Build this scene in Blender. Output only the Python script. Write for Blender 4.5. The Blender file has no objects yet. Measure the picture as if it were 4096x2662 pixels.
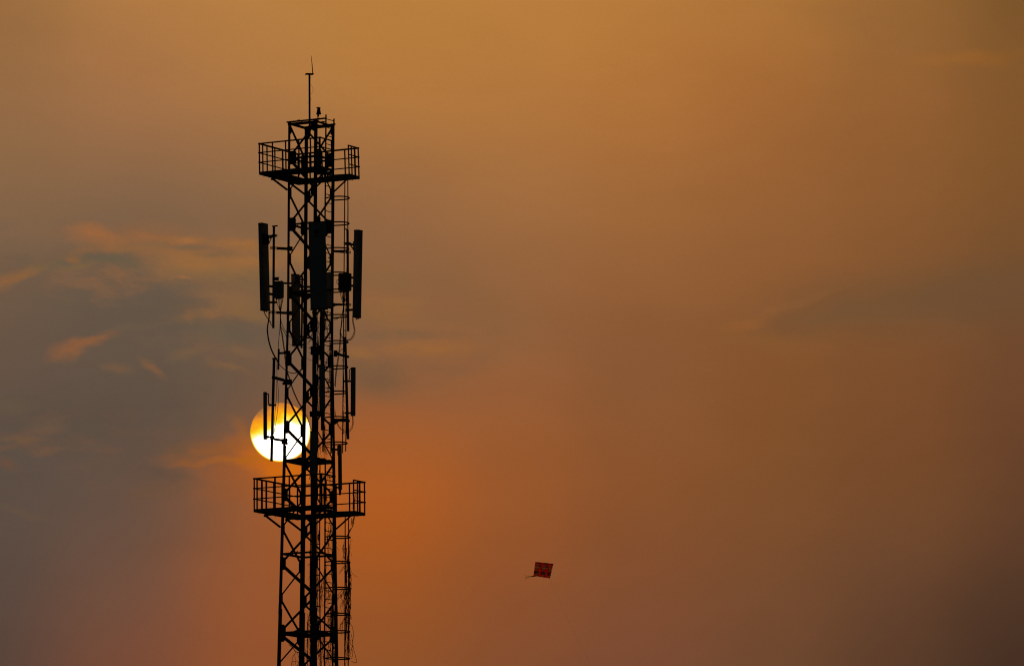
import bpy, math, random
from mathutils import Vector, Matrix

random.seed(7)
scene = bpy.context.scene
COL = scene.collection
PI = math.pi
R = math.radians

# ------------------------------------------------------------------ camera
PW, PH = 4096.0, 2662.0
FPX = PW / 2 / math.tan(R(9.01) / 2)
PITCH, ROLL = R(8.25), R(0.10)
CAM = Vector((0, 0, 1.6))
cam_d = bpy.data.cameras.new("camera")
cam_d.lens = 36.0 * FPX / PW
cam_d.sensor_width = 36.0
cam_d.sensor_fit = 'HORIZONTAL'
cam_d.clip_start = 0.5
cam_d.clip_end = 30000
cam = bpy.data.objects.new("camera", cam_d)
COL.objects.link(cam)
RM = Matrix.Rotation(R(90) + PITCH, 3, 'X') @ Matrix.Rotation(ROLL, 3, 'Z')
cam.matrix_world = Matrix.Translation(CAM) @ RM.to_4x4()
scene.camera = cam


def ray(px, py):
    return (RM @ Vector(((px - PW / 2) / FPX, (PH / 2 - py) / FPX, -1))).normalized()


def azel(px, py):
    v = ray(px, py)
    return math.degrees(math.atan2(v.x, v.y)), math.degrees(math.asin(v.z))


# ------------------------------------------------------------------ render / view
scene.render.engine = 'CYCLES'
scene.view_settings.view_transform = 'Standard'
scene.view_settings.look = 'None'
scene.view_settings.exposure = 0.0
scene.view_settings.gamma = 1.0
scene.cycles.max_bounces = 4
scene.cycles.filter_width = 1.15

SUN_PX = (1121.5, 1728.0)
SUN_AZ, SUN_EL = azel(*SUN_PX)


# ------------------------------------------------------------------ world: hazy evening sky
def lin(c):
    out = []
    for v in c:
        v = v / 255.0
        out.append(v / 12.92 if v <= 0.04045 else ((v + 0.055) / 1.055) ** 2.4)
    return tuple(out)


world = bpy.data.worlds.new("World")
scene.world = world
world.use_nodes = True
nt = world.node_tree
nt.nodes.clear()
LK = nt.links


def N(t, **kw):
    n = nt.nodes.new(t)
    for k, v in kw.items():
        setattr(n, k, v)
    return n


def sock(s, v):
    if hasattr(v, 'is_output') or isinstance(v, bpy.types.NodeSocket):
        LK.new(v, s)
    else:
        s.default_value = v


def M(op, a, b=None, c=None, clamp=False):
    n = N('ShaderNodeMath', operation=op, use_clamp=clamp)
    sock(n.inputs[0], a)
    if b is not None:
        sock(n.inputs[1], b)
    if c is not None:
        sock(n.inputs[2], c)
    return n.outputs[0]


def VM(op, a, b=None, scale=None):
    n = N('ShaderNodeVectorMath', operation=op)
    sock(n.inputs[0], a)
    if b is not None:
        sock(n.inputs[1], b)
    if scale is not None:
        sock(n.inputs['Scale'], scale)
    return n.outputs['Value'] if op in ('LENGTH', 'DOT_PRODUCT', 'DISTANCE') else n.outputs[0]


def maprange(v, a, b, c, d, kind='SMOOTHSTEP'):
    n = N('ShaderNodeMapRange', interpolation_type=kind)
    sock(n.inputs[0], v)
    for i, x in zip((1, 2, 3, 4), (a, b, c, d)):
        n.inputs[i].default_value = x
    return n.outputs[0]


def mixc(f, a, b):
    n = N('ShaderNodeMix', data_type='RGBA', blend_type='MIX', clamp_factor=True)
    sock(n.inputs[0], f)
    for i, v in ((6, a), (7, b)):
        if isinstance(v, tuple):
            n.inputs[i].default_value = (*v[:3], 1)
        else:
            LK.new(v, n.inputs[i])
    return n.outputs[2]


tc = N('ShaderNodeTexCoord')
sep = N('ShaderNodeSeparateXYZ')
LK.new(tc.outputs['Generated'], sep.inputs[0])
AZ = M('MULTIPLY', M('ARCTAN2', sep.outputs[0], sep.outputs[1]), 180 / PI)
EL = M('MULTIPLY', M('ARCSINE', sep.outputs[2]), 180 / PI)
cmb = N('ShaderNodeCombineXYZ')
LK.new(AZ, cmb.inputs[0])
LK.new(EL, cmb.inputs[1])
P0 = cmb.outputs[0]                      # azimuth / elevation in degrees
PXD = FPX * PI / 180                     # photo pixels per degree


def noise(vec, scale, detail=4, rough=0.55, stretch=(1, 1, 1), color=True, off=(0, 0, 0)):
    mp = N('ShaderNodeMapping')
    LK.new(vec, mp.inputs[0])
    mp.inputs['Scale'].default_value = stretch
    mp.inputs['Location'].default_value = off
    n = N('ShaderNodeTexNoise', noise_dimensions='3D')
    n.inputs['Scale'].default_value = scale
    n.inputs['Detail'].default_value = detail
    n.inputs['Roughness'].default_value = rough
    LK.new(mp.outputs[0], n.inputs['Vector'])
    return n.outputs['Color' if color else 'Fac']


def warp(vec, amt, n):
    s = VM('SUBTRACT', n, (0.5, 0.5, 0.5))
    s = VM('MULTIPLY', s, (amt * 1.6, amt, 0))
    return VM('ADD', vec, s)


nA = noise(P0, 0.55, 3, 0.5, (0.6, 1, 1))
nB = noise(P0, 3.2, 5, 0.62, (0.5, 1, 1), off=(3, 7, 1))
PB = warp(P0, 0.35, nA)                    # for the broad colour field
PWp = warp(warp(warp(P0, 0.07, noise(P0, 1.4, 2, 0.5, (0.6, 1, 1), off=(9, 2, 5))), 0.20, nB), 0.075, noise(P0, 9.0, 4, 0.65, (0.6, 1, 1), off=(5, 3, 8)))   # for the cloud wisps

# broad colour of the haze, sampled on a grid (columns: bearing, rows: height)
GX = [0, 512, 1024, 1536, 2048, 2560, 3072, 3584, 4096]
GY = [0, 380, 760, 1140, 1520, 1900, 2280, 2662]
GRID = [
    [(152,107,62),(178,123,68),(184,128,66),(185,128,62),(185,127,62),(182,123,60),(174,117,58),(151,102,53),(119,83,42)],
    [(150,107,68),(165,112,70),(171,116,66),(179,122,62),(177,120,62),(174,115,58),(165,107,54),(150,100,54),(131,89,47)],
    [(132,100,70),(132,100,72),(141,104,72),(152,108,70),(162,112,66),(157,105,58),(149,98,54),(141,93,50),(126,86,44)],
    [(114,90,70),(104,88,72),(122,94,69),(136,98,66),(144,100,64),(143,95,56),(136,90,52),(126,85,50),(108,77,50)],
    [(98,80,67),(97,82,69),(104,84,68),(128,94,66),(145,95,58),(137,89,52),(131,85,46),(124,80,46),(111,73,46)],
    [(91,78,69),(97,79,67),(134,88,56),(178,94,36),(156,88,42),(138,83,44),(128,80,43),(116,74,43),(100,64,42)],
    [(89,73,64),(110,80,64),(152,84,44),(160,85,34),(142,80,42),(130,78,46),(120,76,46),(105,69,46),(84,57,40)],
    [(86,66,56),(120,74,54),(147,82,45),(142,82,42),(129,77,48),(121,74,52),(109,72,48),(86,58,41),(64,44,33)],
]
sb = N('ShaderNodeSeparateXYZ')
LK.new(PB, sb.inputs[0])
el_t, el_b = azel(2048, 0)[1], azel(2048, PH)[1]
vfac = maprange(sb.outputs[1], el_b, el_t, 1, 0, 'LINEAR')
acc, wacc = None, None
dx = azel(512, 1331)[0] - azel(0, 1331)[0]
for i, gx in enumerate(GX):
    ramp = N('ShaderNodeValToRGB')
    cr = ramp.color_ramp
    cr.interpolation = 'B_SPLINE'
    while len(cr.elements) < len(GY):
        cr.elements.new(0.5)
    for j, gy in enumerate(GY):
        cr.elements[j].position = gy / PH
    for j in range(len(GY)):
        g_ = GRID[j][i]
        if i >= 3 and 1 <= j <= 4:
            g_ = (g_[0] + 1, g_[1] - 2, g_[2] - 2)
        cr.elements[j].color = (*lin(g_), 1)
    LK.new(vfac, ramp.inputs[0])
    a = M('SUBTRACT', sb.outputs[0], azel(gx, 1331)[0])
    # edge columns cover everything outside the frame on their side
    if i == 0:
        a = M('MAXIMUM', a, 0.0)
    if i == len(GX) - 1:
        a = M('MINIMUM', a, 0.0)
    t = M('DIVIDE', a, dx * 0.62)
    w = M('EXPONENT', M('MULTIPLY', M('MULTIPLY', t, t), -1.0))
    c = VM('SCALE', ramp.outputs[0], scale=w)
    acc = c if acc is None else VM('ADD', acc, c)
    wacc = w if wacc is None else M('ADD', wacc, w)
sky = VM('SCALE', acc, scale=M('DIVIDE', 1.0, wacc))


def blob(cur, x0, y0, x1, y1, w, col, k=1.0, src=None, soft=0.0, grow=1.0, mul=None):
    """soft elongated patch of cloud between two bearings; w: half thickness in photo pixels"""
    a0, a1 = azel(x0, y0), azel(x1, y1)
    cx, cy = (a0[0] + a1[0]) / 2, (a0[1] + a1[1]) / 2
    L = math.hypot(a1[0] - a0[0], a1[1] - a0[1]) / 2
    ang = math.atan2(a1[1] - a0[1], a1[0] - a0[0]) if L > 1e-6 else 0
    wd = (w * grow + 2) / PXD
    mp = N('ShaderNodeMapping', vector_type='TEXTURE')
    # each patch waits for the one below it, which keeps the shader's working memory small
    seq = N('ShaderNodeVectorMath', operation='MULTIPLY_ADD')
    LK.new(cur, seq.inputs[0])
    seq.inputs[1].default_value = (1e-7, 1e-7, 1e-7)
    LK.new(src if src is not None else PWp, seq.inputs[2])
    LK.new(seq.outputs[0], mp.inputs[0])
    mp.inputs['Location'].default_value = (cx, cy, 0)
    mp.inputs['Rotation'].default_value = (0, 0, ang)
    mp.inputs['Scale'].default_value = (L + wd, wd, 1)
    d = VM('LENGTH', mp.outputs[0])
    m = maprange(d, soft, 1.75, 1, 0)
    f = M('MULTIPLY', m, k)
    if mul is not None:
        f = M('MULTIPLY', f, mul)
    return mixc(f, cur, lin(col))


# broad glow and cloud banks
for b in [
    (300, 1190, 900, 1230, 190, (96, 82, 68), .65), (100, 1700, 800, 1620, 160, (88, 76, 64), .45),
    (1230, 1960, 1480, 1980, 270, (186, 92, 24), .4), (1120, 1880, 1240, 1930, 120, (200, 98, 12), .5),
    (1060, 1845, 1180, 1870, 62, (218, 110, 2), .9), (900, 1900, 1000, 1880, 90, (160, 88, 40), .5), (985, 1800, 1130, 1868, 48, (206, 104, 10), .6),
    (1350, 1780, 1600, 1780, 170, (165, 92, 42), .45),
    (3250, 1245, 4200, 1150, 125, (104, 78, 52), .6), (3080, 1290, 3500, 1260, 52, (113, 82, 54), .5),
    (2500, 1420, 2600, 1500, 260, (132, 86, 52), .4), (3300, 1650, 3700, 1900, 260, (122, 76, 42), .4),
    (1850, 1170, 2000, 1280, 150, (124, 92, 58), .25), (640, 1010, 1080, 1060, 66, (140, 99, 63), .75), (810, 1150, 1090, 1220, 60, (137, 99, 64), .7), (300, 935, 720, 945, 34, (138, 96, 64), .6), (1440, 1130, 1600, 1260, 100, (144, 98, 60), .6), (1450, 1500, 1560, 1530, 70, (112, 86, 60), .6),
]:
    sky = blob(sky, *b)
# ragged veil of thin cloud over the left half
veil = noise(PWp, 1.7, 7, 0.62, (0.5, 1.25, 1), color=False, off=(2, 9, 4))
veil_hi = maprange(veil, 0.50, 0.70, 0, 1)
veil_lo = maprange(veil, 0.48, 0.33, 0, 1)
for b in ((250, 1030, 1500, 1230, 210, (150, 101, 62), .7), (0, 1740, 420, 1820, 190, (122, 84, 60), .75),
          (600, 1900, 950, 1880, 90, (136, 84, 52), .45), (1450, 1250, 1900, 1330, 170, (150, 98, 58), .4),
          (2900, 1300, 3700, 1260, 110, (140, 88, 50), .35)):
    sky = blob(sky, *b, mul=veil_hi)
for b in ((300, 1080, 1300, 1250, 230, (90, 80, 70), .6), (100, 1700, 700, 1800, 230, (82, 70, 62), .4),
          (1400, 1300, 1800, 1350, 170, (118, 88, 62), .4)):
    sky = blob(sky, *b, mul=veil_lo)
# wisps and darker gaps
WISPS = [
    (-40, 1150, 90, 1085, 20, (150, 96, 56), .85), (83, 1088, 215, 1050, 12, (138, 94, 58), .85),
    (205, 1052, 345, 1030, 9, (130, 96, 62), .8), (92, 1043, 240, 1026, 12, (106, 90, 68), .7),
    (290, 910, 400, 945, 26, (168, 100, 55), .95), (310, 950, 420, 965, 24, (150, 97, 58), .8),
    (395, 938, 500, 948, 18, (148, 97, 60), .85), (495, 925, 590, 938, 14, (156, 98, 58), .9),
    (578, 934, 690, 945, 12, (148, 96, 58), .8), (665, 936, 735, 922, 14, (168, 106, 58), .95),
    (725, 925, 800, 938, 12, (150, 98, 60), .85), (467, 964, 656, 962, 6, (112, 92, 70), .8),
    (393, 975, 640, 980, 12, (142, 95, 60), .85), (638, 988, 790, 1022, 30, (158, 102, 60), .9),
    (600, 1040, 900, 1060, 36, (138, 98, 62), .7), (786, 1048, 1017, 1060, 22, (150, 102, 60), .85),
    (878, 965, 1030, 985, 16, (164, 104, 56), 1.0), (924, 1030, 1090, 1045, 24, (166, 106, 58), 1.0),
    (420, 958, 560, 966, 12, (150, 98, 58), .7), (560, 960, 700, 975, 12, (146, 97, 60), .7),
    (760, 990, 900, 1004, 14, (152, 101, 58), .7), (700, 1020, 820, 1030, 16, (160, 103, 56), .7),
    (800, 1075, 960, 1092, 16, (146, 100, 62), .6), (960, 985, 1090, 1000, 12, (152, 101, 58), .7),
    (620, 955, 760, 962, 6, (112, 90, 68), .7), (800, 1008, 940, 1016, 7, (114, 90, 66), .6),
    (640, 1140, 820, 1148, 10, (112, 88, 68), .5), (830, 1190, 980, 1205, 14, (144, 98, 62), .6),
    (1130, 1000, 1240, 1020, 26, (160, 104, 58), .8), (250, 985, 330, 975, 16, (140, 94, 60), .7),
    (246, 1012, 272, 1012, 10, (145, 94, 58), .9), (296, 1002, 520, 1024, 14, (102, 88, 68), .65),
    (730, 1101, 760, 1103, 5, (158, 100, 62), .8), (880, 1100, 1060, 1120, 30, (134, 98, 62), .6),
    (1200, 1050, 1330, 1080, 30, (140, 98, 60), .6), (1120, 1180, 1350, 1260, 60, (132, 94, 60), .5),
    (1440, 1066, 1540, 1072, 11, (148, 98, 58), .85), (1500, 1105, 1650, 1116, 18, (142, 96, 60), .7),
    (1440, 1090, 1560, 1120, 36, (136, 96, 60), .6), (1480, 1199, 1665, 1203, 14, (150, 99, 58), .85),
    (1590, 1240, 1675, 1256, 12, (154, 98, 56), .85), (1440, 1255, 1690, 1280, 34, (144, 96, 56), .8),
    (1500, 1340, 1800, 1342, 11, (120, 88, 60), .6), (1560, 1388, 1860, 1386, 24, (156, 97, 52), .9),
    (1400, 1402, 1480, 1424, 20, (152, 98, 56), .85), (1650, 1262, 1830, 1268, 16, (138, 92, 62), .5),
    (215, 1428, 300, 1398, 18, (136, 88, 60), .8), (255, 1402, 350, 1374, 20, (146, 91, 57), .8),
    (345, 1376, 446, 1338, 14, (150, 92, 55), .8), (444, 1318, 600, 1298, 8, (114, 88, 68), .6),
    (560, 1294, 760, 1280, 12, (112, 86, 66), .6), (767, 1262, 970, 1230, 17, (142, 96, 60), .8),
    (760, 1245, 775, 1280, 12, (136, 92, 60), .6), (930, 1225, 1060, 1262, 24, (136, 96, 60), .7),
    (809, 1310, 1030, 1355, 34, (102, 86, 68), .6), (410, 1461, 490, 1467, 16, (124, 87, 62), .75),
    (560, 1440, 620, 1490, 12, (140, 91, 58), .65), (690, 1426, 800, 1390, 18, (122, 90, 64), .7),
    (804, 1330, 802, 1400, 12, (116, 86, 64), .6), (862, 1436, 975, 1484, 10, (130, 91, 60), .8),
    (945, 1398, 1010, 1416, 9, (130, 92, 62), .8), (975, 1484, 1010, 1520, 10, (118, 82, 60), .6),
    (0, 1757, 160, 1760, 11, (118, 84, 60), .8), (0, 1797, 100, 1781, 8, (120, 80, 58), .8),
    (160, 1816, 265, 1794, 8, (116, 82, 62), .75), (135, 1706, 215, 1706, 24, (108, 84, 66), .7),
    (0, 1622, 85, 1622, 26, (102, 82, 64), .7), (0, 1838, 50, 1858, 16, (112, 76, 58), .7),
    (0, 2030, 185, 2076, 10, (104, 78, 62), .7), (350, 1785, 400, 1786, 8, (100, 78, 66), .6),
    (693, 1856, 790, 1856, 11, (150, 86, 42), .9), (786, 1856, 885, 1842, 6, (166, 92, 38), .9),
    (716, 1826, 1017, 1775, 28, (150, 86, 42), .75), (878, 1842, 1063, 1838, 11, (176, 96, 26), .8),
    (700, 1800, 740, 1815, 16, (108, 80, 58), .6), (560, 1962, 760, 1944, 26, (116, 80, 58), .7),
    (960, 1700, 1010, 1780, 26, (160, 92, 36), .6), (620, 1900, 760, 1905, 14, (104, 76, 58), .6),
    (2915, 1304, 3025, 1284, 22, (148, 88, 46), .85), (3031, 1252, 3116, 1231, 13, (142, 88, 48), .85),
    (3120, 1229, 3300, 1180, 9, (138, 87, 50), .85), (2930, 1350, 3250, 1380, 30, (138, 86, 44), .6),
    (3150, 1310, 3500, 1318, 14, (128, 80, 46), .6), (3480, 1300, 3800, 1320, 26, (124, 78, 46), .6),
    (3690, 238, 3868, 222, 22, (162, 99, 42), .7), (3860, 222, 4010, 238, 22, (156, 94, 40), .65),
    (3980, 225, 4110, 205, 22, (140, 88, 40), .7), (3300, 60, 3700, 160, 60, (150, 98, 52), .4),
]
feather = maprange(noise(PWp, 5.5, 7, 0.66, (0.5, 1.3, 1), color=False, off=(6, 6, 2)), 0.36, 0.58, 0.48, 1.0)
for wsp in WISPS:
    x0_, y0_, x1_, y1_, w_, c_, k_ = wsp
    if y0_ < 1060 and x0_ < 800:
        x0_, x1_, y0_, y1_ = x0_ + 36, x1_ + 36, y0_ + 22, y1_ + 22
    c_ = (c_[0] - 4, c_[1] + 2, c_[2] + 2)
    sky = blob(sky, x0_, y0_, x1_, y1_, w_, c_, k_, grow=1.15, mul=feather)

# fine unevenness of the haze
nf = noise(PWp, 2.2, 6, 0.6, (0.35, 1, 1), color=False, off=(1, 4, 2))
sky = VM('SCALE', sky, scale=M('MULTIPLY_ADD', M('SUBTRACT', nf, 0.5), 0.13, 1.0))
nfl = noise(P0, 0.9, 3, 0.5, (0.5, 1, 1), color=False, off=(8, 1, 6))
sky = VM('SCALE', sky, scale=M('MULTIPLY_ADD', M('SUBTRACT', nfl, 0.5), 0.10, 1.0))

# grainy mottling of the haze
gr = noise(P0, 34.0, 2, 0.8, (1, 1, 1), color=False, off=(3, 3, 3))
sky = VM('SCALE', sky, scale=M('MULTIPLY_ADD', M('SUBTRACT', gr, 0.5), 0.10, 1.0))

# the sun's disc, veiled by thin cloud at its upper edge
SR = 120.3 / PXD
mp = N('ShaderNodeMapping', vector_type='TEXTURE')
LK.new(P0, mp.inputs[0])
mp.inputs['Location'].default_value = (SUN_AZ, SUN_EL, 0)
mp.inputs['Scale'].default_value = (SR / math.cos(R(SUN_EL)), SR * 0.982, 1)
sl = mp.outputs[0]
sd = VM('LENGTH', sl)
ss = N('ShaderNodeSeparateXYZ')
LK.new(sl, ss.inputs[0])
sn = noise(sl, 2.0, 4, 0.55, (0.85, 1.2, 1), color=False, off=(2.1, 0.4, 0))
t = M('ADD', M('ADD', ss.outputs[1], -0.03), M('MULTIPLY', M('MINIMUM', ss.outputs[0], 0.1), -0.55))
t = M('ADD', t, M('MULTIPLY', M('SUBTRACT', sn, 0.5), 0.68))
rim = maprange(sd, 0.92, 1.0, 0, 0.50)
t = M('MAXIMUM', t, M('MULTIPLY', rim, maprange(ss.outputs[1], 0.0, 0.5, 1, 0)))
sr = N('ShaderNodeValToRGB')
els = sr.color_ramp.elements
stops = [(0.0, (2.6, 2.3, 1.9)), (0.20, (1.9, 1.6, 1.0)), (0.28, (1.2, 0.98, 0.30)), (0.40, (1.05, 0.72, 0.02)),
         (0.52, (0.98, 0.42, 0.01)), (0.68, (0.92, 0.31, 0.012)), (0.84, (0.66, 0.22, 0.03)), (1.0, (0.36, 0.15, 0.045))]
while len(els) < len(stops):
    els.new(0.5)
for e, (p, c) in zip(els, stops):
    e.position = p
for k, (p, c) in enumerate(stops):
    els[k].color = (*c, 1)
LK.new(maprange(t, -0.02, 1.05, 0, 1, 'LINEAR'), sr.inputs[0])
sky = mixc(maprange(sd, 0.985, 1.012, 1, 0), sky, sr.outputs[0])

# everything far from the sunset: plain dusk sky
nish = N('ShaderNodeTexSky', sky_type='NISHITA')
nish.sun_disc = False
nish.sun_elevation = R(SUN_EL)
nish.sun_rotation = R(SUN_AZ)
nish.altitude = 10
nish.dust_density = 4.0
NISHITA_STRENGTH = 0.003
far = VM('SCALE', nish.outputs[0], scale=NISHITA_STRENGTH)
aw = VM('DISTANCE', P0, (0, 8.3, 0))
wsky = mixc(maprange(aw, 6.5, 15.0, 1, 0), far, sky)
bg = N('ShaderNodeBackground')
LK.new(wsky, bg.inputs[0])
bg.inputs[1].default_value = 1.0
wo = N('ShaderNodeOutputWorld')
LK.new(bg.outputs[0], wo.inputs[0])
world.cycles.sampling_method = 'MANUAL'
world.cycles.sample_map_resolution = 512

# the sun as a lamp
sun_d = bpy.data.lights.new("sun", 'SUN')
sun_d.energy = 0.45
sun_d.color = (1.0, 0.52, 0.20)
sun_d.angle = R(0.53)
sun = bpy.data.objects.new("sun", sun_d)
COL.objects.link(sun)
sdir = ray(*SUN_PX)
sun.rotation_euler = sdir.to_track_quat('Z', 'Y').to_euler()
sun.location = (0, 0, 80)


# ------------------------------------------------------------------ materials
def mat(name, col, rough=0.6, metal=0.0, var=0.25, scale=6.0, bump=0.0, spec=0.3):
    m = bpy.data.materials.new(name)
    m.use_nodes = True
    t = m.node_tree
    b = t.nodes['Principled BSDF']
    b.inputs['Roughness'].default_value = rough
    b.inputs['Metallic'].default_value = metal
    b.inputs['Specular IOR Level'].default_value = spec
    co = t.nodes.new('ShaderNodeTexCoord')
    n = t.nodes.new('ShaderNodeTexNoise')
    n.inputs['Scale'].default_value = scale
    n.inputs['Detail'].default_value = 6
    r = t.nodes.new('ShaderNodeValToRGB')
    r.color_ramp.elements[0].position = 0.3
    r.color_ramp.elements[1].position = 0.7
    r.color_ramp.elements[0].color = (*[c * (1 - var) for c in col], 1)
    r.color_ramp.elements[1].color = (*[min(1, c * (1 + var)) for c in col], 1)
    t.links.new(co.outputs['Object'], n.inputs['Vector'])
    t.links.new(n.outputs[0], r.inputs[0])
    t.links.new(r.outputs[0], b.inputs['Base Color'])
    if bump:
        bp = t.nodes.new('ShaderNodeBump')
        bp.inputs['Strength'].default_value = bump
        t.links.new(n.outputs[0], bp.inputs['Height'])
        t.links.new(bp.outputs[0], b.inputs['Normal'])
    return m


STEEL = mat('galvanised_steel', (0.16, 0.16, 0.165), 0.65, 0.0, 0.35, 3.0, 0.1)
DARK = mat('dark_steel', (0.07, 0.07, 0.075), 0.6, 0.0, 0.3, 5.0)
RADOME = mat('radome_plastic', (0.52, 0.56, 0.60), 0.55, 0.0, 0.10, 1.5)
CASE = mat('radio_casing', (0.38, 0.41, 0.44), 0.6, 0.0, 0.12, 3.0)
BLACK = mat('cable_rubber', (0.03, 0.03, 0.03), 0.6, 0.0, 0.2, 10)
BARK = mat('dry_vine', (0.06, 0.035, 0.022), 0.9, 0.0, 0.4, 20)
LAMPGL = mat('beacon_glass', (0.25, 0.02, 0.015), 0.25, 0.0, 0.1, 5)
MARK = mat('dark_mark', (0.03, 0.03, 0.035), 0.6, 0.0, 0.1, 5)
CONC = mat('concrete', (0.32, 0.31, 0.29), 0.9, 0.0, 0.2, 2, 0.3)
GRASS = mat('ground_soil', (0.07, 0.075, 0.04), 0.95, 0.0, 0.5, 0.05, 0.3)


def cloth(name, col, dens=0.5):
    m = bpy.data.materials.new(name)
    m.use_nodes = True
    t = m.node_tree
    t.nodes.clear()
    o = t.nodes.new('ShaderNodeOutputMaterial')
    d = t.nodes.new('ShaderNodeBsdfDiffuse')
    tr = t.nodes.new('ShaderNodeBsdfTranslucent')
    mx = t.nodes.new('ShaderNodeMixShader')
    n = t.nodes.new('ShaderNodeTexNoise')
    n.inputs['Scale'].default_value = 14
    n.inputs['Detail'].default_value = 4
    co = t.nodes.new('ShaderNodeTexCoord')
    r = t.nodes.new('ShaderNodeValToRGB')
    r.color_ramp.elements[0].color = (*[c * 0.75 for c in col], 1)
    r.color_ramp.elements[1].color = (*[min(1, c * 1.25) for c in col], 1)
    t.links.new(co.outputs['Object'], n.inputs['Vector'])
    t.links.new(n.outputs[0], r.inputs[0])
    t.links.new(r.outputs[0], d.inputs[0])
    t.links.new(r.outputs[0], tr.inputs[0])
    mx.inputs[0].default_value = dens
    t.links.new(d.outputs[0], mx.inputs[1])
    t.links.new(tr.outputs[0], mx.inputs[2])
    t.links.new(mx.outputs[0], o.inputs[0])
    return m


# ------------------------------------------------------------------ mesh helpers
ORG = {}


def tag(o, label=None, cat=None, group=None, kind=None):
    if label:
        o['label'] = label
    if cat:
        o['category'] = cat
    if group:
        o['group'] = group
    if kind:
        o['kind'] = kind
    return o


class MB:
    def __init__(s):
        s.v, s.f, s.m = [], [], []
        s.mi = 0

    def add(s, vs, fs):
        b = len(s.v)
        s.v += [Vector(v) for v in vs]
        s.f += [[b + i for i in f] for f in fs]
        s.m += [s.mi] * len(fs)

    def box(s, c, ax, ay, az):
        """centre and three half-axis vectors"""
        c = Vector(c)
        vs = [c + ax * i + ay * j + az * k for i in (-1, 1) for j in (-1, 1) for k in (-1, 1)]
        s.add(vs, [(0, 1, 3, 2), (4, 6, 7, 5), (0, 4, 5, 1), (2, 3, 7, 6), (0, 2, 6, 4), (1, 5, 7, 3)])

    def bar(s, p0, p1, w, h, side):
        """rectangular bar; w along side, h along the third axis"""
        p0, p1 = Vector(p0), Vector(p1)
        d = p1 - p0
        dn = d.normalized()
        sx = Vector(side)
        sx = (sx - dn * sx.dot(dn)).normalized()
        sy = dn.cross(sx)
        s.box((p0 + p1) / 2, sx * (w / 2), sy * (h / 2), d / 2)

    def angle(s, p0, p1, a, b, w, th):
        """L-section: heel line p0-p1, flanges along a and b"""
        p0, p1 = Vector(p0), Vector(p1)
        dn = (p1 - p0).normalized()
        a = Vector(a)
        a = (a - dn * a.dot(dn)).normalized()
        b = Vector(b)
        b = (b - dn * b.dot(dn)).normalized()
        prof = [(0, 0), (w, 0), (w, th), (th, th), (th, w), (0, w)]
        vs = [p + a * x + b * y for p in (p0, p1) for x, y in prof]
        fs = [(i, (i + 1) % 6, 6 + (i + 1) % 6, 6 + i) for i in range(6)]
        fs += [(0, 1, 2, 3), (0, 3, 4, 5), (9, 8, 7, 6), (11, 10, 9, 6)]
        s.add(vs, fs)

    def prism(s, poly, ex):
        """closed polygon (world points) pushed along ex"""
        n = len(poly)
        ex = Vector(ex)
        vs = [Vector(p) for p in poly] + [Vector(p) + ex for p in poly]
        s.add(vs, [tuple(range(n)), tuple(range(2 * n - 1, n - 1, -1))] +
              [(i, (i + 1) % n, n + (i + 1) % n, n + i) for i in range(n)])

    def tube(s, pts, r, n=6, cap=True):
        pts = [Vector(p) for p in pts]
        if len(pts) < 2:
            return
        rings, prev = [], None
        b = len(s.v)
        for i, p in enumerate(pts):
            d = (pts[min(i + 1, len(pts) - 1)] - pts[max(i - 1, 0)])
            if d.length < 1e-9:
                d = Vector((0, 0, 1))
            d.normalize()
            if prev is None:
                up = Vector((0, 1, 0)) if abs(d.y) < 0.9 else Vector((1, 0, 0))
            else:
                up = prev
            x = (up - d * up.dot(d)).normalized()
            prev = x
            y = d.cross(x)
            rr = r[i] if isinstance(r, (list, tuple)) else r
            s.v += [p + (x * math.cos(k * 2 * PI / n) + y * math.sin(k * 2 * PI / n)) * rr for k in range(n)]
        m = len(pts)
        for i in range(m - 1):
            for k in range(n):
                s.f.append([b + i * n + k, b + i * n + (k + 1) % n, b + (i + 1) * n + (k + 1) % n, b + (i + 1) * n + k])
                s.m.append(s.mi)
        if cap:
            s.f.append([b + k for k in range(n)][::-1])
            s.f.append([b + (m - 1) * n + k for k in range(n)])
            s.m += [s.mi, s.mi]

    def build(s, name, mats, parent=None, origin=None, smooth=False):
        if parent is not None:
            org = ORG[parent.name]
        elif origin is not None:
            org = Vector(origin)
        else:
            xs = [v.x for v in s.v]
            ys = [v.y for v in s.v]
            org = Vector(((min(xs) + max(xs)) / 2, (min(ys) + max(ys)) / 2, min(v.z for v in s.v)))
        me = bpy.data.meshes.new(name)
        me.from_pydata([v - org for v in s.v], [], s.f)
        mats = mats if isinstance(mats, (list, tuple)) else [mats]
        for m in mats:
            me.materials.append(m)
        for p, k in zip(me.polygons, s.m):
            p.material_index = k
            p.use_smooth = smooth
        me.update()
        o = bpy.data.objects.new(name, me)
        COL.objects.link(o)
        if parent is not None:
            o.parent = parent
        else:
            o.location = org
        ORG[o.name] = org
        return o


def empty(name, loc, label, cat, group=None):
    o = bpy.data.objects.new(name, None)
    o.empty_display_size = 0.2
    o.location = loc
    COL.objects.link(o)
    ORG[o.name] = Vector(loc)
    return tag(o, label, cat, group)


def spline(pts, sub=6):
    """Catmull-Rom through points"""
    P = [Vector(p) for p in pts]
    if len(P) < 3:
        return P
    P = [P[0] * 2 - P[1]] + P + [P[-1] * 2 - P[-2]]
    out = []
    for i in range(1, len(P) - 2):
        for k in range(sub):
            t = k / sub
            a, b, c, d = P[i - 1], P[i], P[i + 1], P[i + 2]
            out.append(0.5 * ((2 * b) + (c - a) * t + (2 * a - 5 * b + 4 * c - d) * t * t + (3 * b - a - 3 * c + d) * t ** 3))
    out.append(P[-2])
    return out


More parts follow.
